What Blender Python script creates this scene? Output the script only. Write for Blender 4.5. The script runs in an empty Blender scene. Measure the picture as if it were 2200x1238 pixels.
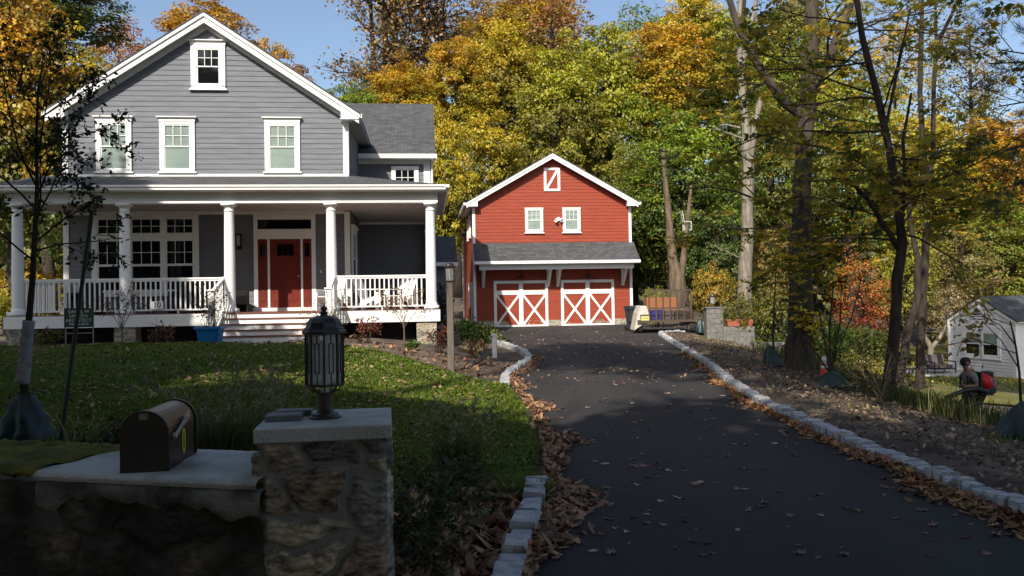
import bpy, math, random
import numpy as np
from mathutils import Vector, Matrix
S = bpy.context.scene
C = S.collection
R_ = math.radians

# ------------------------------------------------------------------ camera, sky, sun, exposure
EYE, FPX, PITCH, ROLL = 1.6, 1744.4, .0136, .0165
cam = bpy.data.objects.new('camera', bpy.data.cameras.new('camera'))
C.objects.link(cam)
cam.data.sensor_width = 36
cam.data.lens = 36 * FPX / 2200
cam.data.clip_end = 3000
cam.data.clip_start = .05
cam.matrix_world = Matrix.Translation((0, 0, EYE)) @ Matrix.Rotation(R_(90) + PITCH, 4, 'X') @ Matrix.Rotation(-ROLL, 4, 'Z')
S.camera = cam
SUN_EL, SUN_AZ = R_(42), R_(-109)                 # azimuth measured from +X, counter-clockwise
SV = Vector((math.cos(SUN_AZ) * math.cos(SUN_EL), math.sin(SUN_AZ) * math.cos(SUN_EL), math.sin(SUN_EL)))
W = bpy.data.worlds.new('World'); S.world = W; W.use_nodes = True
nt = W.node_tree
sky = nt.nodes.new('ShaderNodeTexSky'); sky.sky_type = 'NISHITA'; sky.sun_disc = False
sky.sun_elevation = SUN_EL; sky.sun_rotation = R_(90) - SUN_AZ
sky.air_density = 1.0; sky.dust_density = 2.2; sky.ozone_density = 1.2
bg = nt.nodes['Background']; bg.inputs[1].default_value = .135
nt.links.new(sky.outputs[0], bg.inputs[0])
sl = bpy.data.lights.new('sun', 'SUN'); sl.energy = 5.0; sl.angle = R_(.55); sl.color = (1, .93, .82)
so = bpy.data.objects.new('sun', sl); C.objects.link(so)
so.rotation_euler = SV.to_track_quat('Z', 'Y').to_euler()
S.view_settings.view_transform = 'Standard'; S.view_settings.look = 'None'
S.view_settings.exposure = 0.42; S.view_settings.gamma = 1
S.cycles.max_bounces = 6; S.cycles.transparent_max_bounces = 8
S.cycles.use_denoising = True

# ------------------------------------------------------------------ helpers
def ray(px, py):
    xr, yr = px - 1100, 619 - py
    c, s = math.cos(ROLL), math.sin(ROLL)
    x, y = xr * c + yr * s, -xr * s + yr * c
    d = Vector((x, FPX * math.cos(PITCH) - y * math.sin(PITCH), FPX * math.sin(PITCH) + y * math.cos(PITCH)))
    return d / d.y
def at(px, py, D):
    return Vector((0, 0, EYE)) + ray(px, py) * D
def sstep(a, b, v):
    t = np.clip((v - a) / (b - a), 0, 1); return t * t * (3 - 2 * t)

class MB:
    def __init__(s): s.v = []; s.f = []; s.xf = None
    def add(s, vs, fs):
        n = len(s.v); s.v += [tuple(q) for q in vs]; s.f += [tuple(i + n for i in f) for f in fs]; return s
    def box(s, x0, x1, y0, y1, z0, z1):
        return s.add([(x0,y0,z0),(x1,y0,z0),(x1,y1,z0),(x0,y1,z0),(x0,y0,z1),(x1,y0,z1),(x1,y1,z1),(x0,y1,z1)],
                     [(0,3,2,1),(4,5,6,7),(0,1,5,4),(1,2,6,5),(2,3,7,6),(3,0,4,7)])
    def prism(s, pts, y0, y1, ax='y'):            # polygon in the (a, z) plane swept along y (or x, or z)
        n = len(pts)
        if ax == 'y': a = [(p[0], y0, p[1]) for p in pts] + [(p[0], y1, p[1]) for p in pts]
        elif ax == 'x': a = [(y0, p[0], p[1]) for p in pts] + [(y1, p[0], p[1]) for p in pts]
        else: a = [(p[0], p[1], y0) for p in pts] + [(p[0], p[1], y1) for p in pts]
        return s.add(a, [tuple(range(n)), tuple(range(2*n-1, n-1, -1))] + [(i, i+n, (i+1) % n + n, (i+1) % n) for i in range(n)])
    def bar(s, a, b, w, h=None, up=(0, 0, 1)):     # rectangular bar between two points
        a, b = Vector(a), Vector(b); h = h or w; d = (b - a).normalized(); u = Vector(up)
        if abs(d.dot(u)) > .98: u = Vector((0, 1, 0))
        sx = d.cross(u).normalized() * w / 2; sy = sx.cross(d).normalized() * h / 2
        return s.add([a-sx-sy, a+sx-sy, a+sx+sy, a-sx+sy, b-sx-sy, b+sx-sy, b+sx+sy, b-sx+sy],
                     [(0,1,2,3),(7,6,5,4),(0,4,5,1),(1,5,6,2),(2,6,7,3),(3,7,4,0)])
    def tube(s, path, rad, n=8, cap=True):
        P = [Vector(p) for p in path]; m = len(P)
        if not hasattr(rad, '__len__'): rad = [rad] * m
        t0 = (P[1] - P[0]).normalized(); u = t0.orthogonal().normalized(); vs = []
        for i in range(m):
            t = (P[min(i+1, m-1)] - P[max(i-1, 0)]).normalized()
            u = (u - t * u.dot(t)).normalized(); w = t.cross(u)
            for k in range(n):
                a = 2 * math.pi * k / n
                vs.append(P[i] + (u * math.cos(a) + w * math.sin(a)) * rad[i])
        fs = [(i*n+k, i*n+(k+1) % n, (i+1)*n+(k+1) % n, (i+1)*n+k) for i in range(m-1) for k in range(n)]
        if cap: fs += [tuple(range(n-1, -1, -1)), tuple(range((m-1)*n, m*n))]
        return s.add(vs, fs)
    def lathe(s, prof, c=(0, 0, 0), n=20, rot=0):   # prof = [(r, z), ...]
        vs = [(c[0] + r * math.cos(2*math.pi*k/n + rot), c[1] + r * math.sin(2*math.pi*k/n + rot), c[2] + z) for r, z in prof for k in range(n)]
        m = len(prof)
        fs = [(i*n+k, i*n+(k+1) % n, (i+1)*n+(k+1) % n, (i+1)*n+k) for i in range(m-1) for k in range(n)]
        fs += [tuple(range(n-1, -1, -1)), tuple(range((m-1)*n, m*n))]
        return s.add(vs, fs)
    def xform(s, M, start=0):
        s.v = s.v[:start] + [tuple(M @ Vector(q)) for q in s.v[start:]]; return s
    def build(s, name, mat, parent=None, smooth=False, loc=None, bevel=0):
        me = bpy.data.meshes.new(name); me.from_pydata(s.v, [], s.f); me.update()
        return obj(name, me, mat, parent, smooth, loc, bevel)

def obj(name, me, mat, parent=None, smooth=False, loc=None, bevel=0):
    o = bpy.data.objects.new(name, me); C.objects.link(o)
    if mat and not me.materials: me.materials.append(mat)
    if smooth:
        me.polygons.foreach_set('use_smooth', [True] * len(me.polygons))
    if parent: o.parent = parent
    if loc is not None: o.location = loc
    if bevel:
        b = o.modifiers.new('bevel', 'BEVEL'); b.width = bevel; b.segments = 2; b.limit_method = 'ANGLE'
    return o
def tag(o, label=None, cat=None, group=None, kind=None):
    if label: o['label'] = label
    if cat: o['category'] = cat
    if group: o['group'] = group
    if kind: o['kind'] = kind
    return o
def thing(name, label, cat, loc=(0, 0, 0), rz=0, group=None):
    o = bpy.data.objects.new(name, None); C.objects.link(o); o.location = loc; o.rotation_euler = (0, 0, rz)
    o.empty_display_size = .2
    return tag(o, label, cat, group)
def dup(root, loc, rz=0, label=None, scale=None):
    def cp(o, par):
        c = o.copy(); C.objects.link(c)
        if par: c.parent = par
        for k in [q for q in allobs if q.parent == o]: cp(k, c)
        return c
    allobs = list(bpy.data.objects); r = cp(root, None); r.location = loc; r.rotation_euler = (0, 0, rz)
    if label: r['label'] = label
    if scale: r.scale = (scale,) * 3
    return r
def npmesh(name, V, F4, attrs=None):
    V = np.asarray(V, np.float32); F = np.asarray(F4, np.int32); k = F.shape[1]
    me = bpy.data.meshes.new(name)
    me.vertices.add(len(V)); me.vertices.foreach_set('co', V.ravel())
    me.loops.add(F.size); me.loops.foreach_set('vertex_index', F.ravel())
    me.polygons.add(len(F)); me.polygons.foreach_set('loop_start', np.arange(0, F.size, k, dtype=np.int32))
    me.polygons.foreach_set('loop_total', np.full(len(F), k, np.int32))
    for n_, (dom, a) in (attrs or {}).items():
        at_ = me.attributes.new(n_, 'FLOAT', dom); at_.data.foreach_set('value', np.asarray(a, np.float32))
    me.update(calc_edges=True); return me
def text_mesh(s, size, depth=.004, font_bold=0):
    c = bpy.data.curves.new('text', 'FONT'); c.body = s; c.size = size; c.align_x = 'CENTER'; c.align_y = 'CENTER'
    c.extrude = depth / 2; c.offset = font_bold
    o = bpy.data.objects.new('text', c); C.objects.link(o)
    dg = bpy.context.evaluated_depsgraph_get(); me = bpy.data.meshes.new_from_object(o.evaluated_get(dg))
    bpy.data.objects.remove(o); bpy.data.curves.remove(c); return me

# ------------------------------------------------------------------ materials
def mat(name, col, rough=.6, col2=None, scale=6, stretch=(1, 1, 1), bump=0, bscale=60, spec=.3, metal=0, detail=4, mixlo=.35, mixhi=.65, aniso=None):
    m = bpy.data.materials.new(name); m.use_nodes = True; n = m.node_tree.nodes; L = m.node_tree.links
    b = n['Principled BSDF']; b.inputs['Roughness'].default_value = rough
    b.inputs['Specular IOR Level'].default_value = spec; b.inputs['Metallic'].default_value = metal
    col2 = col2 or tuple(c * .72 for c in col)
    tc = n.new('ShaderNodeTexCoord'); mp = n.new('ShaderNodeMapping'); mp.inputs['Scale'].default_value = stretch
    L.new(tc.outputs['Object'], mp.inputs[0])
    no = n.new('ShaderNodeTexNoise'); no.inputs['Scale'].default_value = scale; no.inputs['Detail'].default_value = detail
    L.new(mp.outputs[0], no.inputs[0])
    mr = n.new('ShaderNodeMapRange'); mr.inputs[1].default_value = mixlo; mr.inputs[2].default_value = mixhi
    L.new(no.outputs[0], mr.inputs[0])
    mx = n.new('ShaderNodeMix'); mx.data_type = 'RGBA'
    mx.inputs[6].default_value = (*col, 1); mx.inputs[7].default_value = (*col2, 1)
    L.new(mr.outputs[0], mx.inputs[0]); L.new(mx.outputs[2], b.inputs['Base Color'])
    if bump:
        n2 = n.new('ShaderNodeTexNoise'); n2.inputs['Scale'].default_value = bscale; n2.inputs['Detail'].default_value = 5
        L.new(mp.outputs[0], n2.inputs[0])
        bu = n.new('ShaderNodeBump'); bu.inputs['Strength'].default_value = bump; bu.inputs['Distance'].default_value = .02
        L.new(n2.outputs[0], bu.inputs['Height']); L.new(bu.outputs[0], b.inputs['Normal'])
    return m
def leafmat(name, c1, c2, trans=.35, lo=0, hi=1, hue=.07, val=.8):
    """two leaf colours, blended by height in the crown and by clump; per-leaf hue and value from mesh attributes"""
    m = bpy.data.materials.new(name); m.use_nodes = True; n = m.node_tree.nodes; L = m.node_tree.links
    n.remove(n['Principled BSDF']); out = n['Material Output']
    ah = n.new('ShaderNodeAttribute'); ah.attribute_name = 'h'; av = n.new('ShaderNodeAttribute'); av.attribute_name = 'v'
    az = n.new('ShaderNodeAttribute'); az.attribute_name = 'zz'
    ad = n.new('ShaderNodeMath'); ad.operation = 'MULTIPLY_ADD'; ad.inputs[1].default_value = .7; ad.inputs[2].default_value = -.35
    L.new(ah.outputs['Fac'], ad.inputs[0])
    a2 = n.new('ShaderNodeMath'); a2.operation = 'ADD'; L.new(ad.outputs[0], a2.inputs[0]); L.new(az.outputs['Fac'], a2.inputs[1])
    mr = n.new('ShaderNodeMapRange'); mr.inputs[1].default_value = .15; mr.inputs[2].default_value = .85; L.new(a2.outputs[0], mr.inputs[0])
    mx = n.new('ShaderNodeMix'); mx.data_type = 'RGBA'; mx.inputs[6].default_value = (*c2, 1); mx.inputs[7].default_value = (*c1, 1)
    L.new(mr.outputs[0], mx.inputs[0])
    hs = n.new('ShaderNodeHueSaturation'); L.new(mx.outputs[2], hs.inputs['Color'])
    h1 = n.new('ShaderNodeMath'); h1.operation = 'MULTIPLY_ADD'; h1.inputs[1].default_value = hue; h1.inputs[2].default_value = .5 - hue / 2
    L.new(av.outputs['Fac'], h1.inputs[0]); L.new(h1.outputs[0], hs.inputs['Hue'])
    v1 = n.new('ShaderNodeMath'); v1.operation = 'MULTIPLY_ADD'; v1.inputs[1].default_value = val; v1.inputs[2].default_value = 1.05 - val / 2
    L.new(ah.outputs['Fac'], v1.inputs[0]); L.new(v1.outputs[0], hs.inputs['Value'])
    d = n.new('ShaderNodeBsdfDiffuse'); t = n.new('ShaderNodeBsdfTranslucent'); g = n.new('ShaderNodeBsdfGlossy'); g.inputs['Roughness'].default_value = .5
    L.new(hs.outputs[0], d.inputs[0]); L.new(hs.outputs[0], t.inputs[0])
    ms = n.new('ShaderNodeMixShader'); ms.inputs[0].default_value = trans; L.new(d.outputs[0], ms.inputs[1]); L.new(t.outputs[0], ms.inputs[2])
    m2 = n.new('ShaderNodeMixShader'); m2.inputs[0].default_value = .03; L.new(ms.outputs[0], m2.inputs[1]); L.new(g.outputs[0], m2.inputs[2])
    L.new(m2.outputs[0], out.inputs[0]); return m
def glassmat(name, tint=(.9, .95, .95), dark=0):
    m = bpy.data.materials.new(name); m.use_nodes = True; n = m.node_tree.nodes; L = m.node_tree.links
    b = n['Principled BSDF']
    if dark:
        b.inputs['Base Color'].default_value = (.006, .007, .009, 1); b.inputs['Roughness'].default_value = .04; b.inputs['Specular IOR Level'].default_value = .5  # near-black base stands in for the unlit room behind the pane
        return m
    out = n['Material Output']; n.remove(b)
    lw = n.new('ShaderNodeLayerWeight'); lw.inputs[0].default_value = .5; pw_ = n.new('ShaderNodeMath'); pw_.operation = 'POWER'; pw_.inputs[1].default_value = 5; L.new(lw.outputs['Facing'], pw_.inputs[0])
    fr = n.new('ShaderNodeMath'); fr.operation = 'MULTIPLY_ADD'; fr.inputs[1].default_value = .8; fr.inputs[2].default_value = .045; L.new(pw_.outputs[0], fr.inputs[0])
    t = n.new('ShaderNodeBsdfTransparent'); t.inputs[0].default_value = (*tint, 1); g = n.new('ShaderNodeBsdfGlossy'); g.inputs['Roughness'].default_value = .02
    ms = n.new('ShaderNodeMixShader'); L.new(fr.outputs[0], ms.inputs[0]); L.new(t.outputs[0], ms.inputs[1]); L.new(g.outputs[0], ms.inputs[2])
    L.new(ms.outputs[0], out.inputs[0]); return m
def shinglemat(name, col):
    m = mat(name, col, .9, tuple(c * .6 for c in col), 3, bump=.5, bscale=90); n = m.node_tree.nodes; L = m.node_tree.links
    tc = n.new('ShaderNodeTexCoord'); br = n.new('ShaderNodeTexBrick'); L.new(tc.outputs['Object'], br.inputs[0])
    br.inputs['Scale'].default_value = 1; br.inputs['Brick Width'].default_value = .26; br.inputs['Row Height'].default_value = .125
    br.inputs['Mortar Size'].default_value = .011; br.inputs['Mortar Smooth'].default_value = .3; br.offset = .37; br.inputs['Bias'].default_value = -.1
    br.inputs[1].default_value = (*[c * 1.35 for c in col], 1); br.inputs[2].default_value = (*[c * .6 for c in col], 1); br.inputs[3].default_value = (*[c * .22 for c in col], 1)
    mx = n.new('ShaderNodeMix'); mx.data_type = 'RGBA'; mx.inputs[0].default_value = .35
    b = n['Principled BSDF']; old = b.inputs['Base Color'].links[0].from_socket
    L.new(br.outputs[0], mx.inputs[6]); L.new(old, mx.inputs[7]); L.new(mx.outputs[2], b.inputs['Base Color']); return m
def stonemat(name, cols, mortar, moss=None):
    """stones told apart by the mesh attribute sid, mortar by the attribute mort"""
    m = bpy.data.materials.new(name); m.use_nodes = True; n = m.node_tree.nodes; L = m.node_tree.links; b = n['Principled BSDF']
    b.inputs['Roughness'].default_value = .85; b.inputs['Specular IOR Level'].default_value = .25
    a = n.new('ShaderNodeAttribute'); a.attribute_name = 'sid'; am = n.new('ShaderNodeAttribute'); am.attribute_name = 'mort'
    cr = n.new('ShaderNodeValToRGB'); cr.color_ramp.interpolation = 'CONSTANT'
    for i, c in enumerate(cols):
        e = cr.color_ramp.elements[i] if i < 2 else cr.color_ramp.elements.new(i / len(cols))
        e.position = i / len(cols); e.color = (*c, 1)
    L.new(a.outputs['Fac'], cr.inputs[0])
    tc = n.new('ShaderNodeTexCoord'); mp = n.new('ShaderNodeMapping'); mp.inputs['Scale'].default_value = (1, 1, 2.4); mp.inputs['Rotation'].default_value = (.3, .4, 0)
    L.new(tc.outputs['Object'], mp.inputs[0])
    no = n.new('ShaderNodeTexNoise'); no.inputs['Scale'].default_value = 11; no.inputs['Detail'].default_value = 12; no.inputs['Roughness'].default_value = .72; L.new(mp.outputs[0], no.inputs[0])
    mr = n.new('ShaderNodeMapRange'); mr.inputs[1].default_value = .36; mr.inputs[2].default_value = .64; mr.inputs[3].default_value = .18; mr.inputs[4].default_value = 1.75; L.new(no.outputs[0], mr.inputs[0])
    mu = n.new('ShaderNodeMix'); mu.data_type = 'RGBA'; mu.blend_type = 'MULTIPLY'; mu.inputs[0].default_value = 1; L.new(cr.outputs[0], mu.inputs[6]); L.new(mr.outputs[0], mu.inputs[7])
    mx = n.new('ShaderNodeMix'); mx.data_type = 'RGBA'; mx.inputs[7].default_value = (*mortar, 1); L.new(mu.outputs[2], mx.inputs[6]); L.new(am.outputs['Fac'], mx.inputs[0])
    last = mx.outputs[2]
    if moss:
        n3 = n.new('ShaderNodeTexNoise'); n3.inputs['Scale'].default_value = 2.2; n3.inputs['Detail'].default_value = 6; L.new(tc.outputs['Object'], n3.inputs[0])
        m3 = n.new('ShaderNodeMapRange'); m3.inputs[1].default_value = .4; m3.inputs[2].default_value = .58; L.new(n3.outputs[0], m3.inputs[0])
        m4 = n.new('ShaderNodeMix'); m4.data_type = 'RGBA'; m4.inputs[7].default_value = (*moss, 1); L.new(last, m4.inputs[6]); L.new(m3.outputs[0], m4.inputs[0]); last = m4.outputs[2]
    L.new(last, b.inputs['Base Color'])
    bu = n.new('ShaderNodeBump'); bu.inputs['Strength'].default_value = .7; bu.inputs['Distance'].default_value = .012; L.new(no.outputs[0], bu.inputs['Height']); L.new(bu.outputs[0], b.inputs['Normal'])
    return m

WHITE = mat('white_paint', (.83, .83, .81), .45, (.79, .79, .76), 2)
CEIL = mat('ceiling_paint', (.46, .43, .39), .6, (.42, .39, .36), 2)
SIDING = mat('grey_siding', (.19, .20, .222), .7, (.138, .146, .165), 2.6, (.7, 1, 9), bump=.3, bscale=40, detail=9, mixlo=.3, mixhi=.7)
REDSIDE = mat('red_siding', (.315, .058, .028), .65, (.24, .042, .021), 2.2, (.6, 1, 7), bump=.2, detail=9)
DOORRED = mat('red_door_paint', (.17, .026, .017), .45, (.145, .021, .014), 3)
SHINGLE = shinglemat('asphalt_shingles', (.075, .077, .08))
GLASS = glassmat('clear_glass'); UNLITGLASS = glassmat('unlit_room_glass', dark=1)
BLIND = mat('blind_fabric', (.47, .48, .43), .8, (.38, .39, .35), 1.1)
CRAWLSHADE = mat('crawl_shade', (.012, .012, .014), .9)  # near-black colour standing in for the shade under the porch
TREAD = mat('tread_paint', (.19, .075, .055), .5, (.15, .06, .045), 5)
BRONZE = mat('bronze_metal', (.022, .016, .013), .42, (.034, .024, .018), 9, spec=.5)
BLACK = mat('black_metal', (.012, .012, .013), .45, spec=.5)
CONCRETE = mat('concrete', (.50, .50, .45), .85, (.36, .36, .32), 5, bump=.5, bscale=70, detail=8)
ASPHALT = mat('asphalt', (.043, .039, .037), .85, (.025, .023, .023), .55, (1, .35, 1), bump=.9, bscale=210, detail=12, spec=.35)
GRANITE = mat('granite', (.48, .485, .49), .85, (.27, .275, .28), 9, bump=.6, bscale=60, detail=8)
BARK = mat('dark_bark', (.055, .042, .032), .95, (.022, .017, .014), 9, (1, 1, .25), bump=1, bscale=22)
BARKMID = mat('brown_bark', (.085, .068, .05), .95, (.035, .028, .021), 9, (1, 1, .2), bump=1, bscale=22)
BARKGREY = mat('grey_bark', (.26, .23, .18), .95, (.14, .12, .095), 9, (1, 1, .2), bump=1, bscale=22)
BARKTAN = mat('tan_bark', (.17, .125, .08), .95, (.08, .058, .04), 7, (1, 1, .25), bump=1, bscale=20)
GREENBAG = mat('green_vinyl', (.010, .036, .031), .5, (.005, .020, .018), 6, bump=.5, bscale=9, spec=.5)
STEEL = mat('dark_steel', (.05, .042, .035), .6, (.09, .05, .03), 20, spec=.5)
BLOCK = mat('grey_block', (.20, .19, .175), .9, (.12, .115, .105), 8, bump=.5, bscale=50)
TERRA = mat('terracotta', (.33, .11, .06), .8, (.25, .08, .045), 7)
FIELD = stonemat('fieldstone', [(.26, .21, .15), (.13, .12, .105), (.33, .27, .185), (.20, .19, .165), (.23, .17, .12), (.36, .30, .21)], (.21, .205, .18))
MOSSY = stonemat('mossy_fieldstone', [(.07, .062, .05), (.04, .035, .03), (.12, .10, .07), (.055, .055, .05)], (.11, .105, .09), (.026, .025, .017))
PIERSTONE = stonemat('pale_fieldstone', [(.34, .29, .20), (.24, .22, .17), (.40, .35, .26), (.28, .23, .16)], (.42, .40, .34))

# ------------------------------------------------------------------ terrain
LD = [-30, 2, 4.4, 6.3, 8.5, 11.3, 15, 17, 19.3, 22, 25, 27.5, 31, 38.6, 60]
LX = [-.1, -.1, -.03, .23, .29, .19, -.13, .12, .5, .35, -.2, -.7, -1.75, -2.2, -2.2]
RD = [-30, 5.6, 6.4, 8.5, 11, 13.7, 16, 20.2, 25, 30.4, 31.0, 31.6, 60]
RX = [3.6, 3.54, 3.47, 3.40, 3.38, 3.61, 3.95, 4.4, 4.85, 5.4, 6.0, 8.6, 8.6]
def xl(y): return np.interp(y, LD, LX)
def xr(y): return np.interp(y, RD, RX)
def zd(y): return np.interp(y, [-40, 0, 5, 15, 25, 38.6, 48, 60], [0, 0, 0, .08, .17, .266, .35, .5])
def hgt(x, y):
    x = np.asarray(x, float); y = np.asarray(y, float); b = zd(y)
    s = xl(y) - x
    lz = np.interp(y, [2, 3.6, 4.2, 6.5, 14, 20, 26, 40, 60], [0, 0, .40, .5, .5, .62, .62, .5, .5])
    wd = np.interp(y, [4, 8], [1.3, 4.6])
    left = b + (lz - b) * sstep(.05, 1, s / wd)
    q = x - xr(y)
    k = np.interp(y, [-30, 3, 8, 14, 60], [.0, .05, .35, 1, 1])
    pr = np.interp(q, [0, .5, 2.5, 3.5, 5.5, 9, 18, 30], [.02, .12, -.25, -.5, -1.65, -2.1, -2.8, -3.0])
    pr = np.where((y > 30.8) & (y < 62), np.interp(x, [8.6, 10, 14, 20, 30], [.02, -.8, -2, -2.8, -3]), pr)
    right = b + np.where(pr < 0, pr * k, pr)
    z = np.where(s > 0, left, np.where(q > 0, right, b))
    hill = np.interp(y, [46, 75, 120, 200], [0, 3.2, 8, 10]) * (1 - sstep(8, 24, x)) + np.interp(y, [62, 120, 200], [0, 6, 9]) * sstep(8, 24, x)
    z = z + hill + .035 * np.sin(x * 1.7 + y * .9) * np.sin(y * 1.3 - x * .6) * sstep(.4, 2.5, np.maximum(s, q))
    return z
def H0(x, y): return float(hgt(x, y))
def sheet(name, xs, ys, mat_, lift, kind='structure'):       # xs(row t array) by ys rows -> draped sheet
    V = []; nx = None
    for y in ys:
        xx = xs(y); nx = len(xx)
        V += list(np.stack([xx, np.full(nx, y), hgt(xx, np.full(nx, y)) + lift], 1))
    ny = len(ys); F = [(j*nx+i, j*nx+i+1, (j+1)*nx+i+1, (j+1)*nx+i) for j in range(ny-1) for i in range(nx-1)]
    me = npmesh(name, V, F); o = obj(name, me, mat_, None, True); o['kind'] = kind; return o
SOIL = mat('soil_and_litter', (.145, .11, .078), .95, (.045, .036, .028), 1.6, bump=1, bscale=14, detail=10)
gx = np.concatenate([[-400, -250, -160, -110, -80, -60, -45, -35], np.arange(-28, -8, .9), np.arange(-8, 16, .3), np.arange(16, 36, 1.), [40, 50, 65, 90, 130, 200, 400]])
gy = np.concatenate([[-300, -150, -80, -50, -35, -25], np.arange(-20, 2, 1.), np.arange(2, 34, .3), np.arange(34, 70, 1.2), [75, 85, 100, 120, 150, 200, 300, 500]])
sheet('ground', lambda y: gx, gy, SOIL, -.03)
rows = np.concatenate([np.arange(-20, 4, 1.), np.arange(4, 31, .3), np.arange(31, 39.5, .3)])
tt = np.linspace(0, 1, 40)
sheet('driveway', lambda y: xl(y) + .02 + (xr(y) - xl(y) - .04) * tt, rows, ASPHALT, .012)
# lawn sheet with its rows ending at the kerb or at the planting bed
WD = [5.9, 6.3, 8.5, 11.3, 14.4, 15.2, 16.4, 18.7, 19.6, 20.4]; WX = [-.9, .02, .17, .07, -.22, -.6, -1.3, -3.4, -5.2, -8.1]
def lawn_x(y): return np.interp(y, WD, WX)
GRASSBASE = mat('turf', (.05, .085, .012), .9, (.03, .05, .01), 3, bump=.8, bscale=80)
sheet('lawn', lambda y: -22 + (lawn_x(y) + 22) * np.linspace(0, 1, 70), np.arange(5.9, 20.5, .25), GRASSBASE, .004)
sheet('yard', lambda y: np.linspace(11.5, 40, 40), np.arange(26, 62, 1.), mat('yard_grass', (.16, .13, .03), .9, (.08, .09, .02), .5, bump=.6), .03)

# kerbs of granite blocks
def kerb(pts, w, name, l0=.11, l1=.16):
    rng = random.Random(4); mb = MB(); P = [Vector(p) for p in pts]; seg = 0; d = 0
    tot = sum((P[i+1] - P[i]).length for i in range(len(P) - 1)); L = 0
    def point(s):
        for i in range(len(P) - 1):
            l = (P[i+1] - P[i]).length
            if s <= l or i == len(P) - 2: return P[i].lerp(P[i+1], s / l), (P[i+1] - P[i]).normalized()
            s -= l
    while L < tot:
        l = rng.uniform(l0, l1); a, t = point(L); b, t2 = point(min(L + l - .015, tot)); nrm = Vector((-t.y, t.x, 0)); n2 = Vector((-t2.y, t2.x, 0))
        w1 = w / 2 + rng.uniform(-.012, .012); hh = rng.uniform(.085, .13); b0 = len(mb.v)
        vs = []
        for (q, nn) in ((a, nrm), (b, n2)):
            z = float(zd(q.y)); dz_ = rng.uniform(-.006, .006)
            for (o_, dz) in ((-w1, -.1), (-w1, hh - .016), (-w1 + .012, hh), (w1 - .012, hh + rng.uniform(-.012, .012)), (w1, hh - .016), (w1, -.1)):
                vs.append((q.x + nn.x * o_ + rng.uniform(-.009, .009), q.y + nn.y * o_, z + dz + dz_))
        mb.add(vs, [(0,1,2,3,4,5), (11,10,9,8,7,6)] + [(i, i+6, i+7, i+1) for i in range(5)])
        L += l
    return tag(mb.build(name, GRANITE), kind='structure')
def smooth_pts(f, ys): return [(float(f(y)), y, 0) for y in ys]
def smoothed(f, y): return float(np.mean([f(y + d) for d in np.linspace(-.9, .9, 9)]))
kerb([(smoothed(xl, y) - .06, y, 0) for y in np.arange(2, 6.9, .25)], .16, 'kerb', .18, .27)
kerb([(smoothed(xl, y) - .08, y, 0) for y in np.arange(14.2, 28, .25)], .15, 'kerb')
kerb([(smoothed(xr, y) + .06, y, 0) for y in np.arange(3, 29.6, .25)] + [(5.5, 30.0, 0), (5.62, 30.35, 0), (5.9, 30.6, 0), (6.5, 30.75, 0)], .15, 'kerb')

# ------------------------------------------------------------------ building helpers
def lap(mb, P, zs, ze, ex, a0, a1, out=.016):
    """clapboards: P(a, z, out) -> point; a0(z), a1(z) give the ends of each course"""
    z = zs
    while z < ze - .005:
        z2 = min(z + ex, ze)
        l0, r0, l1, r1 = a0(z), a1(z), a0(z2), a1(z2)
        if r0 - l0 < .02: break
        if r1 < l1: l1 = r1 = (l1 + r1) / 2
        n = len(mb.v)
        mb.v += [tuple(P(l0, z, out)), tuple(P(r0, z, out)), tuple(P(r1, z2, .003)), tuple(P(l1, z2, .003)), tuple(P(l0, z, -.01)), tuple(P(r0, z, -.01))]
        mb.f += [(n, n+1, n+2, n+3), (n+4, n+5, n+1, n)]
        z += ex
def P_front(y0): return lambda a, z, o: (a, y0 - o, z)
def P_right(x0): return lambda a, z, o: (x0 + o, a, z)
def P_left(x0): return lambda a, z, o: (x0 - o, a, z)
CONST = lambda c: (lambda z: c)
def xf_front(y0): return Matrix.Translation((0, y0, 0))
def xf_side(x0, sgn):   # local (a, out, z): a -> world y
    return Matrix(((0, -sgn, 0, x0), (1, 0, 0, 0), (0, 0, 1, 0), (0, 0, 0, 1))) if sgn < 0 else Matrix(((0, -1, 0, x0), (1, 0, 0, 0), (0, 0, 1, 0), (0, 0, 0, 1)))
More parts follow.
